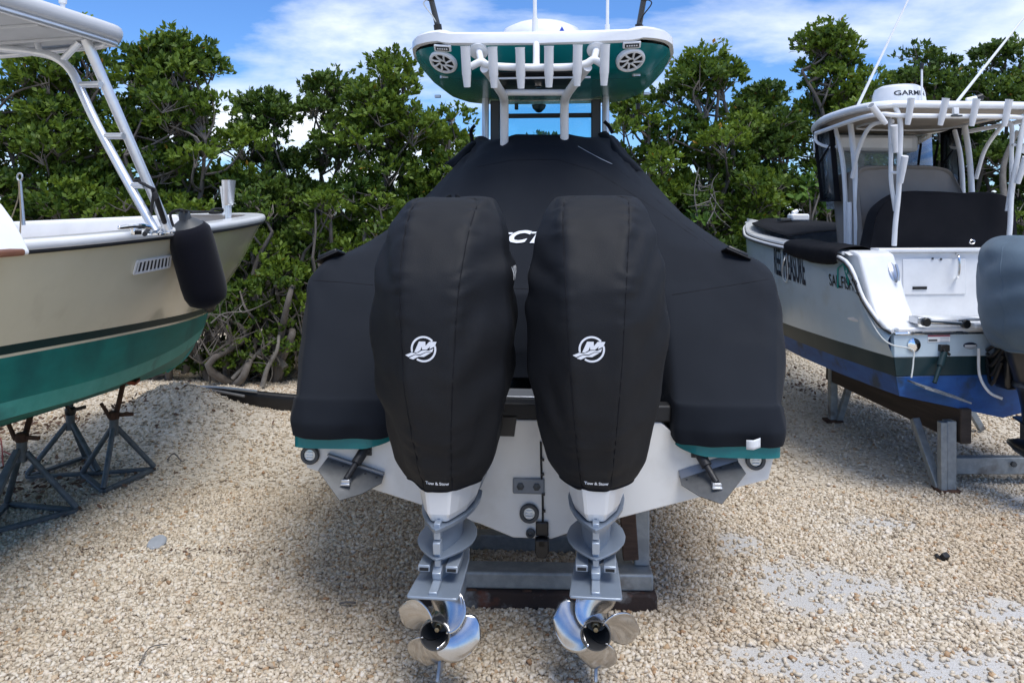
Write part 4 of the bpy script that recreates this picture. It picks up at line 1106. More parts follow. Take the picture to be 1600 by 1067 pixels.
# ladder-like legs
foot = Vector((shl_[5][0] - .06, -2.86, 2.03))
f1 = ray(LB, 263, 360, 2, 2.035); f2 = ray(LB, 243, 362, 2, 2.035)
t1 = ray(LB, 134, 62, 2, zt - .02); k1 = ray(LB, 160, 135, 1, (t1.y * .72 + f1.y * .28))
MB().tube([f1, f1.lerp(t1, .5) + Vector((.0, 0, .0)), t1], .031, 14, 3).build('leg', alu, LB)
yl = lambda u: t1.y * u + f2.y * (1 - u)
ip = [f2, ray(LB, 190, 267, 1, yl(.30)), ray(LB, 150, 192, 1, yl(.55)), ray(LB, 128, 145, 1, yl(.72)), ray(LB, 112, 112, 1, yl(.84)), ray(LB, 90, 92, 1, yl(.92)), ray(LB, 60, 83, 1, yl(.97)), ray(LB, 0, 76, 1, yl(1.0)), ray(LB, -120, 66, 1, yl(1.05))]
MB().tube(ip, .026, 14, 4).build('leg', alu, LB)
def rung(pa, pb, ua, ub, r=.020):
    MB().tube([ray(LB, *pa, 1, yl(ua)), ray(LB, *pb, 1, yl(ub))], r, 12).build('rung', alu, LB)
rung((124, 133), (157, 132), .75, .75); rung((165, 213), (193, 213), .48, .48); rung((207, 290), (226, 290), .22, .22)
rung((97, 95), (124, 66), .92, .97, .022); rung((62, 80), (56, 62), .97, .98, .018)
for f_ in (f1, f2): MB().lathe([(.05, 0), (.05, .008), (.036, .014)], 20, Matrix.Translation(f_ - Vector((0, 0, .02)))).build('leg_base', chrome, LB)
# chrome fittings along the gunwale
c = ray(LB, 357, 347, 1, -.62)
MB().lathe([(.060, 0), (.060, .010), (.030, .016), (.030, .16), (.040, .165), (.050, .18), (.066, .40), (.068, .405), (.060, .40)], 20, Matrix.Translation(c), caps=False).build('bow_rod_holder', alu, LB)
c = ray(LB, 351, 338, 1, -.40)
MB().lathe([(.02, 0), (.024, .10), (.050, .30), (.042, .295)], 16, Matrix.Translation(c), caps=False).build('bow_rod_holder', alu, LB)
c = ray(LB, 213, 366, 2, 2.045)
MB().tube([c + Vector((-.01, -.10, .03)), c + Vector((0, -.04, .036)), c + Vector((0, .04, .036)), c + Vector((-.01, .10, .03))], [.008, .012, .012, .008], 10, 3).box(c + Vector((0, 0, .012)), (.02, .05, .03)).build('cleat', chrome, LB, bevel=.004)
# console coaming, ringed staff, teak cap
fr_ = [ray(LB, x, y, 1, -4.15) for x, y in ((47, 393), (34, 366), (20, 342), (4, 320), (-18, 302), (-60, 290), (-160, 288), (-160, 405), (46, 398))]
n_ = len(fr_); bk_ = [v + Vector((0, -.85, 0)) for v in fr_]
MB().add(fr_ + bk_, [tuple(range(n_)), tuple(range(2 * n_ - 1, n_ - 1, -1))] + [(i, n_ + i, n_ + (i + 1) % n_, (i + 1) % n_) for i in range(n_)]).build('console', gel_b, LB, angle=40, bevel=.02, bseg=3)
a_ = ray(LB, 37, 352, 1, -2.2); b_ = ray(LB, 31, 283, 1, -2.2)
MB().tube([a_, b_], .014, 10).tube([b_ + Vector((.026 * math.cos(k * .5236), 0, .032 + .03 * math.sin(k * .5236))) for k in range(12)], .007, 8, closed=True).build('staff', alu_s, LB)
MB().tube([b_, b_ + Vector((-.02, 0, -.15)), b_ + Vector((-.09, -.02, -.36))], .005, 6, 4).tube([b_ + Vector((.01, -.02, .0)), b_ + Vector((.03, -.02, -.25)), b_ + Vector((.05, -.05, -.5))], .006, 6, 4).build('lanyard', mat('rope_tan', (.30, .25, .17), .9), LB)
a_ = ray(LB, 28, 394, 2, 1.995); b_ = ray(LB, -60, 401, 2, 1.99)
MB().beam(a_, b_, .07, .025).build('teak_step', teak, LB, bevel=.008)
# black line hanging round the leg
MB().tube([ray(LB, 218, 285, 1, yl(.27)), ray(LB, 232, 292, 1, yl(.22) - .05), ray(LB, 240, 300, 1, yl(.2) - .04), ray(LB, 236, 330, 1, f1.y - .05), ray(LB, 235, 352, 1, f1.y - .03), ray(LB, 226, 366, 2, 2.05)], .010, 8, 5).tube([ray(LB, 240, 296, 1, yl(.2) - .04), ray(LB, 246, 315, 1, yl(.14) - .03), ray(LB, 258, 350, 1, f1.y)], .016, 8, 4).build('mooring_line', rope_k, LB)

# ------------------------------------------------------------------ fender hung over the bow
fd_t = W(293, 354, 5.34); fd_b = W(326, 474, 5.52)
FD = root('boat_fender', 'long black fender in a cloth sleeve hung over the cream bow', 'fender', tuple(fd_b), 0)
ax_ = (fd_t - fd_b); LN = ax_.length; q = ax_.to_track_quat('Z', 'Y').to_matrix().to_4x4()
MB().lathe([(.03, -.03), (.09, 0), (.130, .03), (.148, .08), (.152, .16), (.152, LN * .5), (.150, LN - .10), (.142, LN - .03), (.115, LN + .005), (.05, LN + .02)], 30, q, caps=False).build('sleeve', mat('fender_sleeve', (.0045, .005, .010), .9, bump=.2, bscale=220, sheen=.1, spec=.15), FD, angle=60)
MB().lathe([(.11, LN + .004), (.075, LN + .035), (.042, LN + .055), (.036, LN + .10), (.026, LN + .115), (.001, LN + .118)], 20, q, caps=False).build('end_cap', dgrey, FD)
MB().lathe([(.07, .004), (.05, -.03), (.036, -.045), (.03, -.06), (.001, -.062)], 20, q, caps=False).build('end_cap', blackp, FD)
top = q @ Vector((0, 0, LN + .09))
Mi = RT[FD.name].inverted()
w_ = lambda x, y, d_: Mi @ W(x, y, d_)
MB().tube([top + Vector((-.07, 0, -.10)), top + Vector((-.09, -.01, .0)), top + Vector((-.03, 0, .03)), top + Vector((.02, 0, .02)), w_(312, 331, 6.5), w_(330, 331, 6.9), w_(345, 332, 7.3)], .010, 8, 5).build('fender_line', rope_k, FD)
MB().tube([w_(327, 332, 7.0), w_(335, 327, 7.1), w_(347, 327, 7.3), w_(346, 332, 7.3), w_(334, 333, 7.1)], .012, 8, 4, closed=True).tube([top, w_(275, 332, 6.4)], .007, 6).build('line_hitch', rope_k, FD)

# ------------------------------------------------------------------ jack stands
def jack_stand(px, py, label, top_z, lean, cap_m, rot, pole_m, base=.34, hh=.56, gusset=False):
    Yg = H * F / (py - HZ)
    loc = ((px - CX) * Yg / F, Yg, float(gheight((px - CX) * Yg / F, Yg)) + .012)
    J = root('jack_stand', label, 'jack stand', loc, rot, 'jack stands under the cream boat')
    feet = [Vector((base * math.sin(R(a)), base * -math.cos(R(a)), .02)) for a in (0, 120, 240)]
    tp_ = Vector((0, 0, hh))
    for i, f_ in enumerate(feet):
        d_ = (tp_ - f_)
        a0 = f_.lerp(tp_, .0) + Vector((0, 0, .02)); a1 = f_.lerp(tp_, .92)
        if gusset and i == 0:
            MB().prism([(-.05, 0), (.05, 0), (.022, d_.length * .93), (-.022, d_.length * .93)], axes(a0, (1, 0, 0), d_.normalized(), Vector((1, 0, 0)).cross(d_.normalized())), .03).build('leg', galv_b, J, bevel=.006)
        else:
            MB().tube([a0, a1], .021, 12).build('leg', galv_b, J)
        g_ = feet[(i + 1) % 3]
        MB().beam(f_, g_, .045, .026).build('base_rail', galv_b, J, bevel=.004)
    MB().tube([(0, 0, hh * .80), (0, 0, hh + .05)], .034, 14).build('sleeve', galv_b, J)
    c_ = Vector((0, 0, hh + .06))
    b_ = MB().lathe([(.038, -.02), (.044, 0), (.044, .03), (.03, .045)], 12, Matrix.Translation(c_))
    b_.box(c_ + Vector((.085, 0, .012)), (.12, .022, .028)).box(c_ + Vector((-.055, -.03, .06)), (.022, .022, .14), Matrix.Rotation(R(-28), 3, 'Y'))
    b_.build('screw_handle', cap_m, J, bevel=.003)
    te = Vector((lean[0], lean[1], top_z - loc[2]))
    Rz = Matrix.Rotation(R(-rot), 3, 'Z'); te = Rz @ te
    pole = MB().tube([(0, 0, hh), te], .020, 12).build('screw_pole', pole_m, J)
    d_ = (te - Vector((0, 0, hh))).normalized()
    MB().box(te + Vector((0, 0, .012)), (.22, .16, .03), Matrix.Rotation(R(-16 if lean[0] <= 0 else 16), 3, 'Y')).build('pad', orange if cap_m is rust else wood_d, J, bevel=.004)
    return J
jack_stand(178, 752, 'galvanised jack stand with rusty screw handle and orange pad under the cream bow', .79, (.03, .10), rust, 14, rust, .31, .45)
jack_stand(110, 738, 'galvanised jack stand on the far side of the cream keel, dark handle', .76, (-.02, .05), blackp, 70, galv_b, .31, .43)
jack_stand(34, 812, 'galvanised jack stand with flat gusset leg, farthest from the cream bow', .76, (-.03, .18), rust, -12, rust, .34, .50, True)
# ================================================================== grey and blue boat on steel stands
RB = root('sport_fishing_boat', 'ice grey boat with blue bottom, white T-top and radar, stern facing the yard', 'boat', (3.80, 5.95, 0), 5)
YS = [0, .12, .3, .5, 1, 2, 3, 3.4, 3.6, 3.72]
def lv(y, b, z): return np.array(list(zip(b, y, z)), float)
def ex(y, b, z):           # stations given from .5 forward, repeated aft
    y = np.array(y, float); b = np.array(b, float); z = np.array(z, float)
    return lv(np.concatenate([[0, .12, .3], y]), np.concatenate([[b[0] * .985, b[0] * .99, b[0]], b]), np.concatenate([[z[0]] * 3, z]))
kR = ex([.5, 1, 2, 3, 3.45, 3.62, 3.72], [0] * 7, [.57, .57, .57, .6, .66, .74, .83])
cR = ex([.5, 1, 2, 3, 3.45, 3.66, 3.74], [.85, .85, .79, .57, .33, .14, 0], [.755, .755, .76, .78, .81, .83, .845])
b0 = ex([.5, 1, 2, 3, 3.48, 3.70, 3.79], [.882, .885, .83, .62, .36, .16, 0], [.905, .905, .91, .91, .90, .89, .875])
b1 = ex([.5, 1, 2, 3.02, 3.55, 3.78, 3.87], [.90, .905, .855, .65, .39, .18, 0], [1.05, 1.05, 1.045, 1.03, 1.0, .975, .95])
mR = ex([.5, 1, 2, 3.08, 3.8, 4.15, 4.35], [.945, .96, .925, .735, .45, .21, 0], [1.42, 1.42, 1.42, 1.41, 1.39, 1.37, 1.36])
sR = lv([0, .12, .3, .5, 1, 2, 3.15, 4.05, 4.65, 5.05], [.885, .90, .945, .985, 1.01, .96, .75, .43, .19, 0], [1.25, 1.29, 1.47, 1.76, 1.80, 1.84, 1.89, 1.94, 1.98, 2.01])
mR[0, 2], mR[1, 2], mR[2, 2] = 1.17, 1.18, 1.28
def both3(levels, nu, nv):
    mb = MB(); g = surf(np.stack(levels), nu, nv, tens=.5)
    mb.grid(g); g2 = g.copy(); g2[..., 0] *= -1; mb.grid(g2, flip=True)
    return mb
both3([kR, cR], 3, 5).build('hull_bottom', blue_bot, RB)
both3([cR, b0], 1, 5).build('chine', blue_bot, RB)
both3([b0, b1], 1, 5).build('boot_stripe', boot_dk, RB)
hull_r = both3([b1, mR, sR], 5, 5).build('hull_side', hull_grey, RB)
# transom in bands
def tband(pts, name, m): return MB().prism(mirror(pts), XZ(-.006), .05).build(name, m, RB, bevel=.004)
tband([(0, .57), (.845, .757), (.868, .905), (0, .905)], 'transom_antifoul', blue_bot)
tband([(0, .907), (.868, .907), (.884, 1.05), (0, 1.05)], 'transom_stripe', boot_dk)
tr_w = tband([(0, 1.052), (.884, 1.052), (.885, 1.245), (0, 1.245)], 'transom_panel', hull_grey)
# rub rail: along the sheer, down the quarter, across the transom
S = cr(sR, 5)
for s in (-1, 1):
    P = S * np.array([s, 1, 1]) + np.array([s * .012, -.004, .0])
    MB().tube([tuple(p_) for p_ in P] , .016, 10).build('rub_rail', powder, RB)
    MB().tube([tuple(p_ + np.array([s * .018, -.004, -.012])) for p_ in P], .009, 8).build('rub_insert', rubber, RB)
    P2 = S * np.array([s, 1, 1]) + np.array([-s * .02, 0, .035])
    MB().tube([tuple(p_) for p_ in P2[16:]], .015, 10).build('gunwale_edge', gel_b, RB)
MB().tube([(-.885, -.012, 1.235), (.885, -.012, 1.235)], .014, 10).build('stern_rail', chrome, RB)
# deck: gunwale tops, bow deck, cockpit lining
i0 = 15
inner = S[i0:].copy(); inner[:, 0] = np.maximum(inner[:, 0] - .20, 0)
g = np.stack([S[i0:] + np.array([-.02, 0, .045]), (S[i0:] + inner) / 2 + np.array([0, 0, .055]), inner + np.array([0, 0, .045]), inner + np.array([0, 0, -.35])])
g2 = g.copy(); g2[..., 0] *= -1
MB().grid(g).grid(g2, flip=True).build('gunwale_top', gel_b, RB, angle=40)
fw = S[30:]; q = fw + np.array([-.03, 0, .05]); q[:, 0] = np.maximum(q[:, 0], 0); q2 = q * np.array([-1, 1, 1]); mid_ = (q + q2) / 2 + np.array([0, 0, .05])
MB().grid(np.stack([q2, mid_, q])).build('foredeck', gel_b, RB)
# stern quarters
for s in (-1, 1):
    pr = [(.02, 1.25), (.04, 1.29), (.15, 1.34), (.24, 1.46), (.33, 1.64), (.42, 1.82), (.50, 1.845), (.95, 1.845), (.95, 1.25)]
    x0 = .62 if s > 0 else -.93
    MB().prism(pr, YZ(x0), .31).build('stern_quarter', gel_b, RB, bevel=.03, bseg=3)
cc_ = ray(RB, 1394, 426, 1, .36)
cl = MB().lathe([(.001, .022), (.030, .02), (.044, .012), (.050, 0)], 24, Matrix.Translation(cc_) @ Matrix.Rotation(R(62), 4, 'X') @ Matrix.Diagonal((.9, 2.1, 1, 1)), caps=False).build('pop_up_cleat', alu_s, RB)
MB().tube([cc_ + Vector((0, -.05, .07)), cc_ + Vector((.006, -.075, 0)), cc_ + Vector((0, -.08, -.06))], .012, 8, 3).build('cleat_bar', alu_s, cl)
# inner transom bulkhead
bw = MB().box((.06, .60, 1.52), (1.40, .06, .62)).build('transom_bulkhead', gel_b, RB, bevel=.012)
a_ = ray(RB, 1384, 390, 1, .55)
MB().box((-.18, .565, 1.62), (.56, .012, .30)).build('hatch', gel_b, RB, bevel=.006)
MB().box((.06, .60, 1.845), (1.5, .14, .035)).build('bulkhead_cap', gel_b, RB, bevel=.01)
for px, py in ((1457, 404), (1470, 405)): MB().lathe([(.010, 0), (.010, .006), (.001, .008)], 10, Matrix.Translation(ray(RB, px, py, 1, .555)) @ Matrix.Rotation(R(90), 4, 'X'), caps=False).build('hatch_button', dgrey, RB)
P = [ray(RB, x, y, 1, d_) for x, y, d_ in ((1494, 397, .55), (1498, 402, .49), (1499, 418, .48), (1497, 432, .49), (1494, 436, .55))]
MB().tube(P, .012, 12, 4).build('grab_handle', chrome, RB)
MB().box(ray(RB, 1437, 450, 1, .556), (.125, .012, .024)).build('vent', dark_hole, RB, bevel=.002)
MB().tube([ray(RB, 1519, 381, 1, .56) + Vector((.022 * math.cos(k * .5236), 0, .016 + .016 * math.sin(k * .5236))) for k in range(12)], .006, 8, closed=True).build('lifting_eye', chrome, RB)
# swim platform and folded ladder
pf = MB().box((0, .27, 1.262), (1.72, .58, .035)).build('swim_platform', gel_b, RB, bevel=.012)
st_ = ray(RB, 1426, 492, 2, 1.345)
sp = MB().prism([(0, 0), (.40, -.02), (.30, .20), (0, .20)], Matrix.Translation((st_.x, -.02, 1.325)) , .022).build('ladder_step', gel_b, RB, bevel=.008)
lx0, lx1 = ray(RB, 1446, 503, 1, -.04), ray(RB, 1508, 506, 1, -.04)
MB().tube([lx0, lx1], .016, 12).build('ladder_tube', chrome, RB)
for c in (lx0, lx1):
    MB().lathe([(.030, -.015), (.034, 0), (.034, .03), (.028, .036)], 16, Matrix.Translation(c + Vector((0, .01, 0))) @ Matrix.Rotation(R(90), 4, 'X')).build('ladder_foot', blackp, RB)
    MB().box(c + Vector((-.03, .06, .008)), (.06, .12, .05)).build('ladder_bracket', alu_s, RB, bevel=.004)
MB().box((lx0 + lx1) / 2 + Vector((0, .05, .014)), (.20, .06, .05)).build('ladder_pad', gel_b, RB, bevel=.01)
sx = ray(RB, 1528, 510, 1, -.012)
MB().box(sx + Vector((.03, .02, -.02)), (.24, .03, .03)).build('corner_plate', chrome, RB, bevel=.004)
MB().box(sx + Vector((.06, -.01, .008)), (.24, .10, .035)).build('platform_tip', gel_b, RB, bevel=.01)
# exhaust flange, sticker, badge, trim tab ram
c = ray(RB, 1428, 539, 1, -.012)
MB().lathe([(.052, 0), (.052, .006), (.040, .012), (.001, .016)], 24, Matrix.Translation(c) @ Matrix.Rotation(R(90), 4, 'X'), caps=False).build('scupper', chrome, RB)
c = ray(RB, 1467, 529, 1, -.009)
st2 = MB().box(c, (.18, .003, .050)).build('warning_label', gel_b, RB)
MB().box(c + Vector((0, -.002, .021)), (.18, .003, .009)).build('red_band', red_ink, st2)
MB().box(c + Vector((-.05, -.002, -.012)), (.07, .003, .012)).build('black_figure', black_ink, st2)
tl_ = MB()
for k in range(3): tl_.box(c + Vector((.045, -.002, .006 - .012 * k)), (.07, .003, .003))
tl_.build('small_print', grey_ink, st2)
c = ray(RB, 1516, 540, 1, -.009)
el = lambda a_, b_: [(a_ * math.cos(k * math.pi / 12), b_ * math.sin(k * math.pi / 12)) for k in range(24)]
bd = MB().prism(el(.056, .025), Matrix.Translation(c) @ XZ(-.002), .004).build('oval_badge', navy_ink, RB)
MB().box(c + Vector((0, -.004, .002)), (.095, .003, .008)).build('badge_line', gel_b, bd)
MB().prism(el(.050, .011), Matrix.Translation(c + Vector((0, 0, -.010))) @ XZ(-.0035), .003).build('badge_base', grey_ink, bd)
a_ = ray(RB, 1476, 550, 1, -.03); b_ = ray(RB, 1460, 598, 1, -.10)
MB().tube([a_, a_.lerp(b_, .45), a_.lerp(b_, .5), b_], [.026, .026, .016, .016], 12).build('tab_ram', boot_dk, RB)
MB().box(a_ + Vector((0, .015, .03)), (.075, .05, .05)).tube([a_ + Vector((-.02, -.01, .02)), a_ + Vector((.03, -.02, -.02))], .012, 8).build('tab_bracket', blackp, RB, bevel=.006)
p0 = ray(RB, 1418, 593, 1, -.02); p1 = ray(RB, 1488, 616, 1, -.02)
ax_ = (p1 - p0).normalized()
MB().prism([(0, 0), ((p1 - p0).length, 0), ((p1 - p0).length, .22), (0, .22)], axes(p0, ax_, (0, -1, -.05), ax_.cross(Vector((0, -1, -.05)))), .012).build('trim_tab', mat('worn_tab', (.30, .31, .31), .6, .3, col2=(.03, .05, .08), nscale=8), RB)
# hull lettering
rb = bvh_of(hull_r)
def hull_text(txt, p_a, p_b, hgt, m, name, shear=0.0, bold=.0, two=None):
    A, nA = on_hull(RB, rb, *p_a); B, nB = on_hull(RB, rb, *p_b)
    nn = ((nA + nB) / 2).normalized()
    if nn.x > 0: nn = -nn
    x_ = (B - A).normalized(); z_ = nn.cross(x_).normalized()
    if z_.z < 0: z_ = -z_
    mb = text_mb(txt, 1.0, shear, bold)
    xs_ = [v.x for v in mb.v]; ys_ = [v.y for v in mb.v]
    sxx = (B - A).length / (max(xs_) - min(xs_)); szz = hgt / (max(ys_) - min(ys_))
    mb.v = [Vector(((v.x - min(xs_)) * sxx, (v.y - min(ys_)) * szz, 0)) for v in mb.v]
    if two: mb.v = [Vector((v.x, v.y * (1 + two * v.x / (B - A).length), 0)) for v in mb.v]
    place(mb, axes(A, x_, z_, nn))
    project(mb, rb, -nn, .004)
    return mb.build(name, m, RB, angle=180)
hull_text('REEL PLEASURE', (1211, 428), (1260, 447), .30, navy_ink, 'boat_name', .05, .02)
hull_text('SAILFISH', (1297, 446), (1334, 455), .105, black_ink, 'builder_name', .0, .012)
mb = MB()
pts = []
for x, y in ((1336, 452), (1339, 444), (1337, 438), (1342, 436), (1344, 444), (1342, 454), (1338, 458)):
    q_, _n = on_hull(RB, rb, x, y, .004); pts.append(q_)
mb.tube(pts, .005, 6, 3, closed=True)
mb.build('fish_mark', black_ink, RB)
# T-top canopy
zc = 3.04
hc = [(0, .42), (.55, .42), (.70, .47), (.78, .60), (.80, .9), (.78, 1.35), (.68, 1.75), (.50, 2.0), (.25, 2.12), (0, 2.15)]
def cl_(sc_, z, drop=0):
    P = np.array([(x * sc_, 1.25 + (y - 1.25) * sc_, z) for x, y in hc]); P[:, 2] -= drop * np.clip((P[:, 1] - .9) / 1.3, 0, 1) ** 2
    return np.concatenate([P, P[-2:0:-1] * np.array([-1, 1, 1])])
rr = np.stack([cl_(.90, zc - .012, .10), cl_(.985, zc - .012, .12), cl_(1.0, zc + .004, .12), cl_(.995, zc + .03, .12), cl_(.96, zc + .05, .10), cl_(.6, zc + .075, .03), cl_(.04, zc + .08)])
can = MB().grid(np.swapaxes(cr(np.swapaxes(rr, 0, 1), 3, True, .45), 0, 1), cv=True).build('t_top', gel_b, RB, angle=50)
ru = np.stack([cl_(.91, zc - .014, .10), cl_(.80, zc - .045, .09), cl_(.5, zc - .03, .05), cl_(.03, zc - .02)])
MB().grid(np.swapaxes(cr(np.swapaxes(ru, 0, 1), 3, True, .45), 0, 1), cv=True, flip=True).build('t_top_underside', tan_in, can, angle=50)
MB().tube([(-.45, .75, zc - .055), (-.4, 1.4, zc - .075), (.4, 1.4, zc - .075), (.45, .75, zc - .055)], .010, 8, 4).build('underside_bead', under_white, can)
eb2 = MB().box((-.12, 1.75, zc - .19), (.95, .30, .16)).build('electronics_box', under_white, RB, bevel=.03)
MB().box((-.12, 1.595, zc - .19), (.80, .012, .10)).build('box_hatch', gel_b, eb2, bevel=.004)
def rbp(px, py, y): return ray(RB, px, py, 1, y)
# aft pipework
bar = [rbp(1368, 190, 1.3), rbp(1362, 181, .75), rbp(1378, 179, .46), rbp(1410, 181, .42), rbp(1500, 182, .42), rbp(1580, 183, .42), rbp(1640, 184, .50), rbp(1690, 190, 1.3)]
bar[0] = Vector((-.70, 1.6, zc - .10)); bar[-1] = Vector((.70, 1.6, zc - .10)); bar[1] = Vector((-.76, .72, zc - .07)); bar[-2] = Vector((.76, .72, zc - .07))
MB().tube(bar, .020, 12, 6).build('aft_rail', powder, RB)
for s in (-1, 1):
    m_ = -1 if s < 0 else 1
    def Q(px, py, y):
        q_ = rbp(px, py, y)
        if s > 0: q_ = Vector((-q_.x, q_.y, q_.z))
        return q_
    outer = [Q(1398, 166, .46), Q(1404, 180, .46), Q(1407, 200, .47), Q(1406, 240, .50), Q(1404, 300, .55), Q(1399, 350, .58), Q(1397, 384, .60)]
    innr = [Q(1392, 188, .62), Q(1391, 200, .60), Q(1392, 235, .60), Q(1392, 280, .60), Q(1396, 310, .60), Q(1399, 330, .60)]
    MB().tube(outer, .021, 14, 4).build('aft_leg', powder, RB)
    MB().tube(innr, .018, 12, 4).build('aft_leg_brace', powder, RB)
    for y_ in (225, 270): MB().tube([Q(1391, y_, .6), Q(1406, y_, .52)], .013, 10).build('leg_rung', powder, RB)
    MB().tube([Q(1396, 190, .62), Vector((m_ * .60, .80, zc - .12)), Vector((m_ * .60, 1.0, 2.74)), Vector((m_ * .60, 1.12, 2.48))], .018, 12, 5).build('diagonal_pipe', powder, RB)
    MB().tube([Vector((m_ * .56, 1.22, zc - .06)), Vector((m_ * .56, 1.16, 2.7)), Vector((m_ * .56, 1.12, 2.3)), Vector((m_ * .56, 1.10, 1.45))], .026, 14, 4).build('front_leg', powder, RB)
    MB().tube([Vector((m_ * .60, 1.42, zc - .08)), Vector((m_ * .59, 1.32, 2.7)), Vector((m_ * .58, 1.27, 2.3)), Vector((m_ * .58, 1.25, 1.45))], .022, 14, 4).build('front_leg', powder, RB)
    MB().tube([Vector((m_ * .68, 1.65, zc - .09)), Vector((m_ * .68, 1.63, 2.86)), Vector((m_ * .64, 1.50, 2.80)), Vector((m_ * .60, 1.38, 2.79))], .015, 10, 4).build('front_brace', powder, RB)
    # leg-mounted rod holders
    for (x0, y0), (x1, y1) in (((1397, 196), (1399, 238)), ((1414, 244), (1407, 286))):
        MB().tube([Q(x1, y1, .50), Q((x0 + x1) / 2, (y0 + y1) / 2, .46), Q(x0, y0, .42)], [.021, .026, .028], 14).build('rod_holder', powder, RB)
for (x0, y0), (x1, y1) in (((1361, 165), (1384, 193)), ((1424, 154), (1418, 195)), ((1478, 154), (1469, 196)), ((1526, 155), (1518, 197)), ((1577, 156), (1569, 197)), ((1627, 157), (1620, 198))):
    a_, b_ = rbp(x0, y0, .34), rbp(x1, y1, .40)
    rh = MB().tube([b_, b_.lerp(a_, .3), b_.lerp(a_, .95), a_], [.020, .026, .028, .030], 16).build('rod_holder', powder, RB)
    d_ = (a_ - b_).normalized()
    MB().lathe([(.026, .001), (.001, .001)], 14, Matrix.Translation(a_) @ d_.to_track_quat('Z', 'Y').to_matrix().to_4x4(), caps=False).build('bore', mgrey, rh)
c = rbp(1493, 174, .40); wl2 = MB().box(c, (.045, .03, .055)).build('deck_light', gel_b, RB, bevel=.004)
MB().box(c + Vector((0, -.002, -.04)), (.085, .05, .014)).build('light_base', dgrey, wl2)
# radar with lettering
rc = ray(RB, 1404, 163, 1, .92); rc.z = zc + .055
rd = MB().lathe([(.205, 0), (.215, .015), (.222, .04), (.21, .12), (.195, .165), (.15, .19), (.07, .20), (.001, .203)], 40, Matrix.Translation(rc), caps=False).build('radar_dome', gel_b, RB)
rbv = bvh_of(rd)
tx = text_mb('GARMIN', .060, bold=.0010, sx=1.22); place(tx, axes(rc + Vector((-.005, -.5, .10)), (1, 0, 0), (0, 0, 1), (0, -1, 0)))
project(tx, rbv, (0, 1, 0), .003).build('lettering', black_ink, rd, angle=180)
tx = MB().add([rc + Vector((.105, -.5, .135)), rc + Vector((.13, -.5, .135)), rc + Vector((.1175, -.5, .16))], [(0, 1, 2)])
project(tx, rbv, (0, 1, 0), .003).build('mark', blue_ink, rd, angle=180)
b = MB().tube([rc + Vector((.058, -.245, -.01)), rc + Vector((.062, -.24, .30))], .008, 10)
nl = b.build('navigation_light', powder, RB)
MB().lathe([(.014, .32), (.016, .33), (.016, .37), (.001, .375)], 14, Matrix.Translation(rc + Vector((.062, -.24, -.02))), caps=False).build('lamp', blackp, nl)
for (x0, y0), (x1, y1), yl_ in (((1340, 166), (1421, -4), 1.55), ((1494, 161), (1603, 24), 1.3)):
    a_ = rbp(x0, y0, yl_); b_ = rbp(x1, y1, yl_)
    MB().tube([a_, a_.lerp(b_, 1.5)], [.014, .007], 10).build('antenna', powder, RB)
for px in (1325, 1515):
    c = rbp(px, 160, 1.9 if px < 1400 else 1.0); c.z = zc + (-.02 if px < 1400 else .06)
    b = MB().tube([c, c + Vector((0, 0, .09))], .014, 10).tube([c + Vector((-.03, 0, .085)), c + Vector((.05, -.02, .10))], [.022, .026], 12).box(c + Vector((0, 0, .03)), (.05, .05, .03))
    hn = b.build('outrigger_mount', powder, RB)
    MB().tube([c + Vector((.05, -.02, .10)), c + Vector((.10, -.03, .115))], [.026, .030], 12).build('rubber_end', blackp, hn)
# enclosure: clear front, side curtain with black edging
MB().add([(-.56, 1.66, 2.20), (.56, 1.66, 2.20), (.58, 1.74, zc - .08), (-.58, 1.74, zc - .08)], [(0, 1, 2, 3)]).build('front_curtain', vinyl, RB, solid=.004)
for x, t_ in ((-.40, .0), (.12, .0), (.34, .10), (.50, .12)):
    MB().beam((x, 1.62, 2.50), (x + t_, 1.70, 2.86), .024, .006, (0, -1, 0)).build('curtain_strap', cloth_k, RB)
for s in (-1, 1):
    cs_ = [Vector((s * .62, 1.62, 2.28)), Vector((s * .62, 1.34, 2.28)), Vector((s * .64, 1.42, zc - .06)), Vector((s * .66, 1.68, zc - .08))]
    sc1 = MB().add(cs_, [(0, 1, 2, 3)]).build('side_curtain', vinyl_d, RB, solid=.004)
    b = MB()
    for i in range(4): b.beam(cs_[i], cs_[(i + 1) % 4], .012, .07 if i % 2 == 0 else .05, (s, 0, 0))
    b.beam(cs_[0].lerp(cs_[3], .55), cs_[1].lerp(cs_[2], .8), .012, .02, (s, 0, 0))
    b.build('curtain_edging', cloth_k, sc1)
# console with rolled white curtains
MB().box((0, 1.40, 1.62), (.95, .45, .75)).build('console', gel_b, RB, bevel=.05, bseg=3)
for k in range(4): MB().tube([(-.60 + .03 * k, 1.16 + .05 * k, 1.38), (-.59 + .03 * k, 1.18 + .05 * k, 2.26)], [.030, .024], 10).build('rolled_curtain', powder, RB)
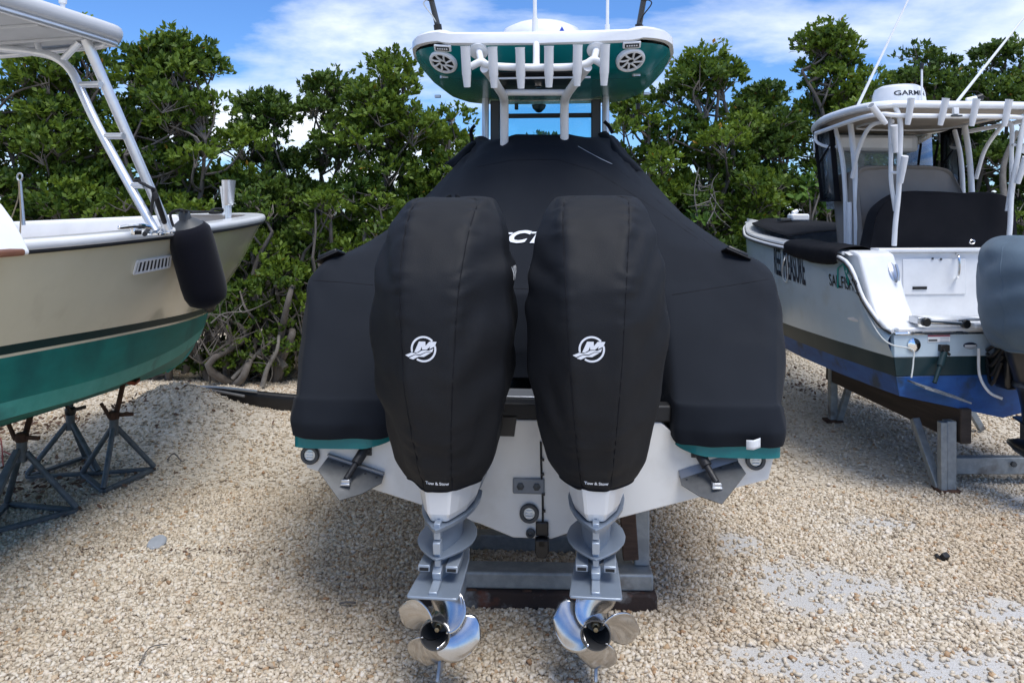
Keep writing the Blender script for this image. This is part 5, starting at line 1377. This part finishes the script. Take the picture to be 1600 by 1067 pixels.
# ---- covers lying on this boat
TC = root('console_cover', 'tan canvas cover over the helm console of the ice grey boat', 'canvas cover', (3.80, 5.95, 0), 5)
prof = [(-.57, 1.40), (-.57, 1.9), (-.55, 2.48), (-.50, 2.57), (-.3, 2.59), (.15, 2.59), (.32, 2.56), (.40, 2.46), (.50, 2.05), (.56, 1.40)]
g = np.array([[(x * k_, y_ + (.12 if z > 2.2 else 0), z * 1.0 - dz) for x, z in prof] for y_, k_, dz in ((1.02, .97, .04), (.98, 1.0, .0), (1.06, 1.01, -.01), (1.2, 1.0, .02), (1.5, .95, .04))])
g = surf(g, 4, 4, tens=.4); g += (.008 * fbm(g * 4, 3, 44))[..., None] * grid_normals(g)
MB().grid(g).build('canvas', tan_c, TC, angle=70, solid=.004)
bk = np.array([[(x * .985, 1.012 + (.12 if z > 2.2 else 0), z - .02) for x, z in prof], [(x * .5, 1.02, 1.4 + (z - 1.4) * .5) for x, z in prof]])
MB().grid(surf(bk, 3, 4, tens=.4)).build('back_panel', tan_c, TC)
SC = root('seat_cover', 'jet black canvas cover over the leaning post of the ice grey boat', 'canvas cover', (3.80, 5.95, 0), 5)
pr2 = [ray(SC, x, y, 1, .78) for x, y in ((1352, 400), (1362, 350), (1370, 326), (1392, 308), (1420, 301), (1500, 303), (1550, 304), (1572, 312), (1580, 340), (1584, 400))]
gg = []
for dy_, k_, dz in ((-.02, .99, -.03), (-.05, 1, 0), (0, 1.01, .012), (.10, 1.0, .0), (.18, .96, -.06)):
    cxm = sum(p_.x for p_ in pr2) / len(pr2)
    gg.append([(cxm + (p_.x - cxm) * k_, p_.y + dy_, p_.z + dz) for p_ in pr2])
g = surf(np.array(gg), 4, 5, tens=.42); g += (.010 * fbm(g * 5, 3, 47))[..., None] * grid_normals(g)
MB().grid(g).build('canvas', cloth_k, SC, angle=70)
f0 = np.array([[tuple(p_ + Vector((0, -.05, 0))) for p_ in pr2], [(cxm + (p_.x - cxm) * .98, p_.y - .06, 1.80) for p_ in pr2]])
g = surf(f0, 8, 5, tens=.42); g += (.010 * fbm(g * 5, 3, 48))[..., None] * np.array([0, -1, 0])
MB().grid(g).build('front_panel', cloth_k, SC, angle=70)
GC = root('gunwale_cover', 'black canvas strip folded over the gunwale of the ice grey boat', 'canvas cover', (3.80, 5.95, 0), 5)
ii = [k for k in range(len(S)) if .55 < S[k][1] < 1.62]
base_ = S[ii[0]:ii[-1] + 1]
base_ = np.stack([np.interp(np.linspace(0, len(base_) - 1, 14), np.arange(len(base_)), base_[:, k]) for k in range(3)], 1) * np.array([-1, 1, 1])
tt = np.linspace(0, 1, 14)
drop = .04 + .055 * np.sin(np.pi * np.clip(tt * 1.0, 0, 1)) ** .5 * (1 - .45 * tt)
g = np.stack([base_ + np.stack([np.full(14, -.030), 0 * tt, -drop], 1), base_ + np.array([-.045, 0, -.03]), base_ + np.array([-.04, 0, .05]), base_ + np.array([.05, 0, .085]), base_ + np.array([.24, 0, .08]), base_ + np.array([.30, 0, -.05])])
g = surf(g, 3, 3, tens=.45); g += (.010 * fbm(g * 6, 3, 51))[..., None] * np.array([-.6, 0, .6])
MB().grid(g).build('canvas', cloth_k, GC, angle=70, solid=.004, soff=0)
BW = root('bow_cover', 'black canvas cover stretched over the bow of the ice grey boat', 'canvas cover', (3.80, 5.95, 0), 5)
g = np.array([[(x * w_, y_, z_ + .06 * (1 - x * x)) for x in (-1, -.5, 0, .5, 1)] for y_, w_, z_ in ((2.05, .78, 1.93), (2.7, .74, 1.99), (3.4, .58, 2.03), (4.0, .36, 2.05), (4.35, .18, 2.05))])
MB().grid(surf(g, 4, 4)).build('canvas', cloth_k, BW, angle=70, solid=.004)
WN_ = root('anchor_windlass', 'small white windlass housing on the black bow cover of the ice grey boat', 'windlass', tuple(RT[RB.name] @ Vector((-.12, 3.2, 2.075))), 5)
MB().box((0, 0, .045), (.22, .14, .085)).tube([(-.08, 0, .09), (.0, 0, .13)], .025, 10).build('housing', gel_b, WN_, bevel=.02)
MB().box((-.16, 0, .02), (.16, .10, .035)).build('base', dgrey, WN_, bevel=.006)

# ---- single outboard with blue-grey cover
E3 = (ray(RB, 1604, 735, 1, -.62)); E3w = RT[RB.name] @ Vector((.02, -.62, 0))
M3 = root('outboard_motor', 'black outboard motor on the transom of the ice grey boat', 'outboard motor', (E3w.x, E3w.y, .12), 5)
def foil3(z, w, y0, y1): return [(w * math.sin(math.pi * t_) * (1.15 - .3 * t_) + .004, y0 + (y1 - y0) * t_, z) for t_ in np.linspace(0, 1, 9)] + [(-w * math.sin(math.pi * t_) * (1.15 - .3 * t_) - .004, y0 + (y1 - y0) * t_, z) for t_ in np.linspace(1, 0, 9)]
MB().grid(surf(np.array([foil3(1.20, .30, -.05, .52), foil3(1.0, .27, -.02, .50), foil3(.82, .20, .02, .47), foil3(.78, .22, .0, .48), foil3(.74, .17, .03, .46), foil3(.60, .13, .06, .44), foil3(.50, .12, .05, .44)]), 3, 1, cv=True, tens=.3), cv=True).build('mid_section', eng_k, M3, angle=50)
MB().box((0, .25, 1.35), (.42, .45, .5)).build('powerhead', eng_k, M3, bevel=.06)
MB().prism([(0, -.02), (.10, .0), (.11, .3), (.05, .48), (0, .5), (-.05, .48), (-.11, .3), (-.10, 0)], XY(.485), .014).build('anti_ventilation_plate', eng_k, M3, bevel=.004)
Z2Y = Matrix.Rotation(R(-90), 4, 'X')
MB().grid(np.array([foil3(.495, .055, .10, .46), foil3(.30, .045, .14, .46)]), cv=True).lathe([(.05, .12), (.075, .2), (.078, .34), (.06, .46), (.02, .58), (.001, .6)], 24, Matrix.Translation((0, 0, .28)) @ Z2Y, caps=False).build('gearcase', eng_k, M3, angle=50)
MB().prism([(.14, .26), (.08, .06), (.02, .02), (.12, .03), (.32, .14), (.46, .25)], YZ(-.008), .016).build('skeg', eng_k, M3, bevel=.004)
MB().box((0, .52, .95), (.24, .16, .5)).build('transom_bracket', eng_k, M3, bevel=.03)
b = MB()
for k in range(5): b.tube([(-.14 - .01 * k, .42, 1.12 - .05 * k), (-.20, .50, 1.02 - .07 * k), (-.16, .60, .98 - .03 * k)], .014, 8, 4)
b.build('rigging_hose', blackp, M3)
MB().tube([(-.26, .56, 1.0), (-.26, .55, .80), (-.22, .50, .68), (-.15, .45, .64)], .011, 8, 4).build('bracket_edge', gel, M3)
propeller(M3, Vector((0, -.02, .28)), 3, 150, 1)
K3 = root('motor_cover', 'blue-grey canvas motor cover on the outboard of the ice grey boat', 'motor cover', (E3w.x, E3w.y, .12), 5)
T3 = [(1.045, -.12, .30, .56), (1.12, -.19, .36, .58), (1.28, -.24, .405, .60), (1.46, -.24, .405, .62), (1.64, -.18, .385, .62), (1.76, -.08, .35, .60), (1.83, .06, .26, .56), (1.855, .18, .13, .46), (1.86, .26, .01, .30)]
ct = []
for z, ya, wm, yf_ in T3:
    d_ = yf_ - ya; h_ = [(0, ya), (wm * .5, ya + d_ * .03), (wm * .86, ya + d_ * .16), (wm, ya + d_ * .42), (wm * .94, ya + d_ * .72), (wm * .6, yf_ - d_ * .04), (wm * .2, yf_)]
    ct.append([(x, y, z) for x, y in h_] + [(-x, y, z) for x, y in h_[:0:-1]])
g = surf(np.array(ct), 6, 6, cv=True, tens=.45); nm = -grid_normals(g, cv=True)
dg = g[..., 2] * 30 + np.abs(g[..., 0]) * 22 + 3 * fbm(g * 3, 2, 61)
g = g + nm * (.010 * np.sin(dg) * np.clip(.5 + fbm(g * 2.5, 2, 66), 0, 1) + .006 * fbm(g * 6, 3, 63))[..., None]
MB().grid(g, cv=True, flip=True).build('fabric', cover_blue, K3, angle=70, solid=.004, soff=0)
MB().tube([tuple(p_) for p_ in g[:, 60][::1]], .005, 6).build('seam', cover_blue, K3)
MB().tube([tuple(p_) for p_ in g[1]], .008, 6, closed=True).build('hem', cover_blue, K3)

# ---- lines on this boat
def line(name, pts, r, m, label, sm=6):
    o = MB().tube(pts, r, 7, sm).build(name, m)
    return tag(o, label, 'rope')
hp = lambda x, y, o_=.02: RT[RB.name] @ (on_hull(RB, rb, x, y, o_)[0])
rw = lambda x, y, ax, v: RT[RB.name] @ ray(RB, x, y, ax, v)
line('mooring_rope', [hp(1322, 423), hp(1330, 440, .03), hp(1350, 480, .03), hp(1372, 520, .03), rw(1392, 538, 1, -.04), rw(1425, 546, 1, -.05), rw(1427, 565, 1, -.06), rw(1424, 590, 1, -.08)], .006, rope_w, 'thin white rope slanting across the ice grey hull to the stern fitting')
line('tie_cord', [hp(1316, 408, .03), hp(1324, 420, .03), hp(1326, 445, .02), hp(1318, 412, .03), hp(1309, 420, .02), hp(1309, 450, .02)], .007, rope_g, 'frayed teal tie cord hanging below the black gunwale strip', 1)
line('bow_loop', [hp(1242, 372, .05), hp(1230, 383, .03), hp(1227, 400, .03), hp(1222, 420, .03), hp(1224, 436, .03), hp(1229, 440, .03), hp(1231, 428, .03), hp(1229, 400, .03)], .006, rope_w, 'small white rope loop hanging over the boat name')

# ---- stands under this boat
ST = root('boat_stand', 'steel stand with dark timber bunk under the ice grey boat', 'boat stand', (3.35, 6.0, 0), 0)
Wl = lambda x, y, d_: RT[ST.name].inverted() @ W(x, y, d_)
a_ = Vector((-.02, 2.05, .56)); b_ = Vector((.13, -.12, .52))
MB().beam(a_, b_, .09, .27).build('timber_bunk', wood_b, ST, bevel=.012)
def post(x, y, top, name='post'):
    MB().box((x, y, top / 2), (.075, .075, top)).build(name, galv, ST, bevel=.006)
post(.02, -.08, .56); post(-.03, 1.95, .66)
MB().box((-.045, -.10, .28), (.05, .06, .55)).build('post_liner', galv, ST, bevel=.006)
MB().beam((-.05, -.06, .03), (-.10, .20, .50), .06, .06, (0, -1, 0)).build('brace', galv, ST, bevel=.006)
MB().beam((.02, 1.92, .03), (.12, 1.85, .48), .06, .06, (0, -1, 0)).build('brace', galv, ST, bevel=.006)
MB().box((.75, .10, .16), (1.3, .08, .13)).build('cross_beam', galv, ST, bevel=.006)
MB().lathe([(.022, 0), (.022, .02), (.001, .022)], 6, Matrix.Translation((.60, .055, .18)) @ Matrix.Rotation(R(90), 4, 'X'), caps=False).build('bolt', dgrey, ST)
for x, y in ((.0, -.08), (-.03, 1.95)): MB().box((x, y, .02), (.17, .15, .035)).build('rusty_foot', rust, ST, bevel=.01)
ST2 = root('boat_stand', 'steel stand half hidden behind the blue keel of the ice grey boat', 'boat stand', (4.35, 7.6, 0), 0)
MB().box((0, 0, .33), (.075, .075, .66)).build('post', galv, ST2, bevel=.006)
MB().beam((.30, 0, .02), (.02, 0, .5), .06, .06, (0, -1, 0)).build('brace', galv, ST2, bevel=.006)
MB().beam((0, -.6, .72), (0, .8, .74), .09, .16).build('timber_bunk', wood_b, ST2, bevel=.01)
# ================================================================== mangroves and shrubs
def leaves(tips, dirs, k, L, spread, r_, quad=False):
    n_ = len(tips)
    T_ = np.repeat(tips, k, 0); D = np.repeat(dirs, k, 0)
    rnd = r_.normal(size=(n_ * k, 3)); per = rnd - D * (rnd * D).sum(1, keepdims=True); per /= np.linalg.norm(per, axis=1, keepdims=True) + 1e-9
    el_ = r_.uniform(.25, spread, (n_ * k, 1))
    A = D * np.cos(el_) + per * np.sin(el_)
    A[:, 2] += r_.uniform(-.10, .25, n_ * k); A /= np.linalg.norm(A, axis=1, keepdims=True)
    Wd = np.cross(A, D + r_.normal(size=D.shape) * .25); Wd /= np.linalg.norm(Wd, axis=1, keepdims=True) + 1e-9
    N_ = np.cross(Wd, A)
    ln = (L * r_.uniform(.7, 1.15, (n_ * k, 1)))
    b = T_ + r_.normal(size=T_.shape) * L * .22
    w = ln * .235
    if quad:
        w = ln * .27
        v = np.stack([b, b + A * ln * .52 + Wd * w + N_ * ln * .05, b + A * ln, b + A * ln * .52 - Wd * w + N_ * ln * .05], 1)
        return v.reshape(-1, 3)
    v = np.stack([b, b + A * ln * .32 + Wd * w * .82 + N_ * ln * .04, b + A * ln * .70 + Wd * w * .88 + N_ * ln * .03, b + A * ln - N_ * ln * .03,
                  b + A * ln * .70 - Wd * w * .88 + N_ * ln * .03, b + A * ln * .32 - Wd * w * .82 + N_ * ln * .04], 1)
    return v.reshape(-1, 3)

def tree(name, label, cat, px, Y, top, rx, ry, z0, nl, lm, seed, group, lobe=(.26, .46), tips_n=44, k=9, L=.088, stems=3, bare=0, spread=1.25, powr=.8, bmat=None, quad=False):
    r_ = np.random.default_rng(seed)
    X = (px - CX) * Y / F; zg = float(gheight(X, Y)) - .03
    T = root(name, label, cat, (X, Y, zg), 0, group)
    hh = np.sort(r_.random(nl) ** powr); hh[-1] = 1.0
    lob = []
    for i, h_ in enumerate(hh):
        e = max(.12, (1 - h_ ** 3.2) ** .65)
        u = math.sqrt(r_.random()); a_ = r_.random() * 6.283
        rad = r_.uniform(*lobe) * (1 - .25 * h_)
        lob.append((np.array([rx * e * u * math.cos(a_), ry * e * u * math.sin(a_), z0 + (top - zg - z0 - rad * .8) * h_]), rad))
    vs, tn, wood = [], [], MB()
    st_top = []
    for s in range(stems):
        b_ = np.array([r_.uniform(-.25, .25) * rx, r_.uniform(-.2, .2) * ry, -.05])
        t_ = np.array([r_.uniform(-.45, .45) * rx, r_.uniform(-.35, .35) * ry, (top - z0) * r_.uniform(.62, .9) + z0 * .4])
        m1 = b_ * .65 + t_ * .35 + r_.normal(size=3) * .16; m2 = b_ * .3 + t_ * .7 + r_.normal(size=3) * .14
        P = cr(np.array([b_, m1, m2, t_]), 4); st_top.append(P)
        wood.tube([tuple(p_) for p_ in P], [.055, .042, .022], 7)
    tn0 = tips_n
    for c_, rad in lob:
        tips_n = max(8, int(tn0 * (rad / .36) ** 1.6))
        d_ = r_.normal(size=(tips_n, 3)); d_[:, 2] = np.abs(d_[:, 2]) * .9 - .25 * r_.random(tips_n); d_ /= np.linalg.norm(d_, axis=1, keepdims=True)
        q = r_.uniform(.35, 1.0, (tips_n, 1)) ** .6
        sc_ = np.array([1.15, 1.1, .78])
        tp_ = c_ + d_ * q * rad * sc_
        dd = d_ + np.array([0, 0, .75]); dd /= np.linalg.norm(dd, axis=1, keepdims=True)
        vs.append(leaves(tp_, dd, k, L, spread, r_, quad))
        base_t = r_.uniform(.15, .75); tn.append(np.clip(base_t + r_.normal(size=tips_n * k) * .17, 0, .95))
        S_ = st_top[r_.integers(len(st_top))]; j = np.argmin(np.abs(S_[:, 2] - (c_[2] - .35))); a0 = S_[j]
        mm = (a0 + c_) / 2 + r_.normal(size=3) * .08 - np.array([0, 0, .06])
        wood.tube([tuple(p_) for p_ in cr(np.array([a0, mm, c_]), 3)], [.020, .012], 5)
        for t_ in tp_[r_.integers(0, tips_n, 5)]:
            wood.tube([tuple(c_ - np.array([0, 0, rad * .4])), tuple((c_ + t_) / 2 + r_.normal(size=3) * .03 - np.array([0, 0, .05])), tuple(t_)], [.010, .005], 4)
    for s in range(bare):          # dead grey twigs that stick out
        a_ = np.array([r_.uniform(-.8, .8) * rx, -ry * r_.uniform(.2, .9), r_.uniform(.2, .8) * min(z0 + .8, top)])
        for q in range(3):
            e_ = a_ + np.array([r_.normal() * .35, r_.uniform(-.25, .05), r_.uniform(.1, .55)])
            m_ = (a_ + e_) / 2 + r_.normal(size=3) * .05
            wood.tube([tuple(p_) for p_ in cr(np.array([a_, m_, e_]), 3)], [.011, .004], 4)
            wood.tube([tuple(m_), tuple(m_ + r_.normal(size=3) * .18)], [.006, .003], 4)
    tn = np.concatenate(tn); odd = r_.random(len(tn)) < .004; tn[odd] = 1.0
    wood.build('trunk', bmat or bark, T, angle=80)
    me = np_mesh('crown', np.concatenate(vs), 4 if quad else 6, [lm], tn)
    o = bpy.data.objects.new('crown', me); COL.objects.link(o); o.parent = T
    return T
def ztop(py, Y): return H + (HZ - py) * Y / F
G1, G2 = 'mangroves along the far edge of the yard', 'shrubs in front of the mangroves'
TREES = [
 ('tall mangrove rising above the cream boat hardtop antenna', 95, 10.9, 26, 1.55, 1.0, .5, 46, leaf_a),
 ('broad round mangrove right beside the cream boat hardtop', 275, 10.6, 44, 1.15, 1.0, .5, 44, leaf_a),
 ('gappy mangrove with a single thin top shoot between two round ones', 415, 11.6, 138, .75, .9, .4, 24, leaf_b),
 ('pointed dark mangrove beyond the cream bow', 515, 11.9, 108, .85, .9, .5, 27, leaf_b),
 ('slim tall mangrove next to the teal hardtop', 612, 11.5, 76, .75, .9, .5, 32, leaf_a),
 ('low sparse mangrove partly behind the teal hardtop legs', 705, 12.0, 160, .72, .9, .4, 22, leaf_a),
 ('short mangrove seen through the teal boat windshield', 838, 13.0, 208, .75, .8, .3, 16, leaf_b),
 ('mangrove of middling height beside the black cover peak', 985, 12.0, 138, .70, .9, .4, 24, leaf_a),
 ('dense mangrove with loose top sprays next to the teal hardtop corner', 1105, 12.0, 64, .80, .9, .5, 36, leaf_a),
 ('dark mangrove filling between the teal boat and the grey T-top', 1190, 12.8, 128, .95, .9, .5, 34, leaf_b),
 ('tallest mangrove with open crown behind the leaning whip antenna', 1295, 13.0, 28, .92, .9, .6, 40, leaf_a),
 ('dark rounded mangrove behind the radar dome', 1440, 13.6, 62, 1.05, .9, .6, 36, leaf_b),
 ('spreading mangrove with a long side branch beyond the T-top', 1560, 13.4, 60, 1.25, .9, .6, 36, leaf_b),
 ('mangrove at the yard corner beyond the grey motor cover', 1690, 12.6, 90, 1.2, .9, .5, 26, leaf_b),
 ('mangrove beyond the stern end of the cream boat', -90, 10.6, 90, 1.2, .9, .5, 26, leaf_b),
]
for i, (lab, px, Y, tpy, rx, ry, z0, nl, lm) in enumerate(TREES):
    tree('mangrove_tree', lab, 'tree', px, Y, ztop(tpy, Y), rx * 1.22, ry, z0, int(nl * 2.05), lm, 100 + i, G1, bare=3 if i % 2 else 1, lobe=(.26, .52), tips_n=42, L=.097, quad=True, powr=.85)
SHR = [
 ('bushy shrub under the cream boat bow rail', 150, 9.9, 300, 1.0, .5, 12, leaf_b),
 ('yellow-green shrub behind the chrome bow rod holder', 395, 10.1, 292, .70, .5, 14, leaf_a),
 ('yellow-green shrub next to the black cover shoulder', 500, 10.2, 296, .62, .5, 15, leaf_a),
 ('shrub touching the edge of the black boat cover and a motor cover', 590, 10.4, 300, .55, .5, 13, leaf_a),
 ('drooping shrub beneath the black fender', 372, 9.75, 430, .55, .45, 8, leaf_a),
 ('low dark shrub behind the gravel heap', 255, 9.7, 480, .80, .45, 10, leaf_b),
 ('low shrub in the shade between the cream bow and the black cover', 335, 9.75, 470, .50, .45, 9, leaf_b),
 ('leafy shrub reaching down beside the black cover skirt', 432, 9.9, 405, .50, .45, 12, leaf_a),
 ('shrub behind the cream keel and its jack stands', 90, 9.8, 470, .9, .45, 10, leaf_b),
 ('shrub below the black cover slope on the grey boat side', 1095, 11.3, 300, .60, .5, 14, leaf_b),
 ('dark shrub behind the grey boat stem', 1180, 11.9, 292, .62, .5, 14, leaf_b),
 ('leafy sprout between the black cover and the grey hull', 1228, 11.0, 440, .32, .35, 6, leaf_c),
 ('dark shrub behind the grey boat console curtain', 1330, 12.4, 300, .7, .5, 12, leaf_b),
 ('shrub behind the jet black seat cover', 1500, 12.5, 330, .9, .5, 12, leaf_b),
 ('shrub by the grey motor cover beyond the white legs', 1605, 11.6, 330, .7, .5, 11, leaf_a),
]
for i, (lab, px, Y, tpy, rx, ry, nl, lm) in enumerate(SHR):
    tree('mangrove_shrub', lab, 'shrub', px, Y, ztop(tpy, Y), rx, ry, .15, nl, lm, 300 + i, G2, lobe=(.22, .36), bare=4, stems=4, powr=1.0, L=.080 if lm is not leaf_c else .11, k=9 if lm is not leaf_c else 5)
tree('broadleaf_vine', 'bright green broad-leaved vine climbing beside the T-top side curtain', 'vine', 1278, 11.9, ztop(268, 11.9), .40, .25, 1.55, 9, leaf_c, 401, None, lobe=(.14, .24), tips_n=16, k=4, L=.15, stems=2, spread=1.5)
tree('broadleaf_vine', 'small bright green vine sprig against the dark mangroves above the cover vent', 'vine', 1092, 11.2, ztop(318, 11.2), .18, .15, 1.75, 4, leaf_c, 402, None, lobe=(.10, .17), tips_n=10, k=4, L=.13, stems=1, spread=1.5)
# dense far thicket that closes the view under the crowns
BACK = [(px, 14.2 + (i % 3) * .5) for i, px in enumerate(range(-150, 1800, 118))]
r9 = np.random.default_rng(77)
vs, tn = [], []
for px, Y in BACK:
    X = (px - CX) * Y / F
    for q in range(20):
        c_ = np.array([X + r9.normal() * .6, Y + r9.normal() * .3, r9.uniform(.2, 2.5 if 300 < px < 1000 else 3.0)])
        d_ = r9.normal(size=(26, 3)); d_ /= np.linalg.norm(d_, axis=1, keepdims=True)
        tp_ = c_ + d_ * .42 * r9.uniform(.4, 1, (26, 1)); dd = d_ + np.array([0, 0, .6]); dd /= np.linalg.norm(dd, axis=1, keepdims=True)
        vs.append(leaves(tp_, dd, 7, .14, 1.3, r9, True)); tn.append(np.clip(r9.uniform(.1, .5) + r9.normal(size=26 * 7) * .12, 0, .95))
me = np_mesh('thicket', np.concatenate(vs), 4, [leaf_b], np.concatenate(tn))
o = bpy.data.objects.new('thicket', me); COL.objects.link(o)
tag(o, 'dense dark mangrove thicket closing the view under the tree crowns', 'thicket', kind='stuff')

# dead trunks and branches in the shade at the edge of the yard
def dead(pts, r, label, twigs, seed):
    r_ = np.random.default_rng(seed)
    P = [W(*p_) for p_ in pts]
    D = root('dead_branch', label, 'branch', tuple(P[0]), 0, 'dead branches below the mangroves')
    MB().tube(P, r, 7, 4).build('stem', bark_d, D, world=True, angle=80)
    for k in range(twigs):
        a_ = P[0].lerp(P[-1], r_.uniform(.35, .95)); e_ = a_ + Vector(tuple(r_.normal(size=3) * np.array([.18, .08, .16])))
        MB().tube([a_, a_.lerp(e_, .5) + Vector(tuple(r_.normal(size=3) * .03)), e_], [.010, .003], 5, 3).build('twig', bark_d, D, world=True, angle=80)
dead([(363, 592, 9.5), (395, 560, 9.6), (430, 528, 9.7)], [.030, .022], 'straight grey branch leaning in the shade beyond the gravel heap', 2, 1)
dead([(410, 604, 9.4), (418, 575, 9.45), (432, 550, 9.5), (436, 524, 9.6)], [.034, .026, .020], 'forked grey trunk behind the black liner', 5, 2)
dead([(446, 575, 9.7), (436, 560, 9.75), (428, 540, 9.8)], [.05, .04], 'thick pale stump leaning beside the black cover skirt', 2, 3)
dead([(330, 505, 9.0), (350, 490, 9.0), (384, 487, 9.1)], [.012, .006], 'thin bleached twig sticking out below the black fender', 3, 4)
dead([(1232, 556, 10.9), (1233, 540, 11.0), (1236, 524, 11.0)], [.055, .045], 'short brown post stump at the gravel edge by the blue keel', 0, 5)
dead([(1590, 420, 11.5), (1572, 330, 11.7), (1568, 260, 11.8), (1590, 205, 11.8)], [.06, .05, .03], 'bleached dead trunk beyond the white T-top leg', 8, 6)
dead([(1090, 340, 11.0), (1085, 300, 11.0), (1092, 262, 11.1)], [.012, .005], 'bare grey twigs above the black cover slope', 8, 7)
dead([(1105, 350, 10.9), (1118, 320, 11.0), (1112, 285, 11.0)], [.012, .005], 'bare forked twigs nearest the small vine sprig', 8, 8)

# ================================================================== clutter on the ground
BL = root('black_liner', 'sagging black plastic liner edge with a grey pole behind the gravel heap', 'plastic sheet', tuple(W(390, 640, 8.35)), 0)
g = np.array([[tuple(W(x, y + dy_, 8.35 + dd * .5)) for x, y in ((312, 607), (345, 607), (385, 611), (420, 615), (470, 619), (540, 622))] for dy_, dd in ((-2, .35), (0, .0), (12, -.03), (30, .0), (52, -.1))])
MB().grid(surf(g, 3, 4)).build('sheet', liner, BL, world=True, angle=60, solid=.006)
MB().tube([W(306, 604, 8.33), W(350, 606, 8.32), W(402, 611.5, 8.31)], .016, 8, 3).build('pole', alu_s, BL, world=True)
MB().tube([W(315, 607, 8.28), W(350, 613, 8.26), W(382, 619, 8.24)], .014, 8, 3).build('pole', mat('weathered_pole', (.20, .19, .18), .7), BL, world=True)
def gpt(px, py, dz=0):
    Y = H * F / (py - HZ); X = (px - CX) * Y / F
    return Vector((X, Y, float(gheight(X, Y)) + dz))
c = gpt(245, 851, .024)
o = MB().lathe([(.001, -.012), (.05, -.012), (.058, 0), (.052, .010), (.001, .014)], 14, Matrix.Translation(c) @ Matrix.Rotation(R(14), 4, 'X') @ Matrix.Diagonal((1, 1.3, 1, 1)), caps=False).build('flat_stone', mat('slate_grey', (.26, .28, .31), .7, col2=(.33, .35, .38), nscale=20)); tag(o, 'flat grey disc-shaped stone lying on the gravel', 'stone')
c = gpt(1476, 876, .03)
o = MB().box(c, (.05, .035, .04), Matrix.Rotation(.5, 3, 'Z') @ Matrix.Rotation(.6, 3, 'X')).box(c + Vector((-.035, .01, -.01)), (.04, .03, .025), Matrix.Rotation(.9, 3, 'Y')).build('black_scrap', rubber, bevel=.006); tag(o, 'small black rubber scrap on the gravel by the bare grey patch', 'scrap')
def stick(name, pts, r, m, label):
    o_ = MB().tube([gpt(x, y, .025 + dz) for x, y, dz in pts], r, 6, 3).build(name, m); tag(o_, label, 'stick')
stick('stick', [(531, 948, 0), (543, 949, .01), (556, 948, 0)], [.007, .005], bark, 'short dark stick lying on open gravel')
stick('stick', [(262, 722, 0), (272, 718, .03), (284, 725, 0), (290, 722, 0)], [.008, .004], bark, 'small forked grey twig near the orange padded stand')
stick('stick', [(218, 1046, 0), (234, 1024, .012), (262, 1014, 0)], [.004, .003], bark, 'thin curved twig lying alone on open gravel away from the boats')
o = MB().tube([gpt(x, y, .03) for x, y in ((1, 690), (3, 705), (5, 735), (4, 712), (20, 718), (60, 722))], .006, 6, 4).build('red_cord', rope_r); tag(o, 'loose red cord on the gravel behind the gusseted jack stand', 'cord')
o = MB().tube([gpt(x, y, .022) for x, y in ((1497, 735), (1503, 730), (1512, 731))], .004, 6, 4).build('white_thread', rope_w); tag(o, 'short white thread on the gravel under the blue keel', 'cord')
# brown leaf litter
n_ = 900; rl = np.random.default_rng(5)
A_ = np.stack([rl.normal(-4.6, .9, n_ // 3), rl.normal(7.75, .18, n_ // 3)], 1); B_ = np.stack([rl.normal(-4.1, .55, n_ // 3), rl.normal(5.95, .35, n_ // 3)], 1); C_ = np.stack([rl.normal(4.0, .9, n_ // 3), rl.normal(9.55, .35, n_ // 3)], 1)
D_ = np.stack([rl.uniform(-2.75, -1.45, 80), 4.87 + rl.normal(0, .03, 80)], 1)
E_ = np.stack([rl.uniform(-3.5, 3.6, 150), rl.uniform(3.6, 7.5, 150)], 1)
P = np.concatenate([A_, B_, C_, D_, E_]); tp_ = np.column_stack([P, gheight(P[:, 0], P[:, 1]) + .022])
d_ = rl.normal(size=(len(P), 3)) * np.array([1, 1, .25]); d_ /= np.linalg.norm(d_, axis=1, keepdims=True)
Ls = np.where(np.arange(len(P)) < n_, .06, .026)[:, None]
me = np_mesh('leaf_litter', leaves(tp_, d_, 1, Ls, .3, rl), 6, [litter_m])
o = bpy.data.objects.new('leaf_litter', me); COL.objects.link(o); tag(o, 'brown dead leaves scattered on the gravel', 'leaf litter', kind='stuff')
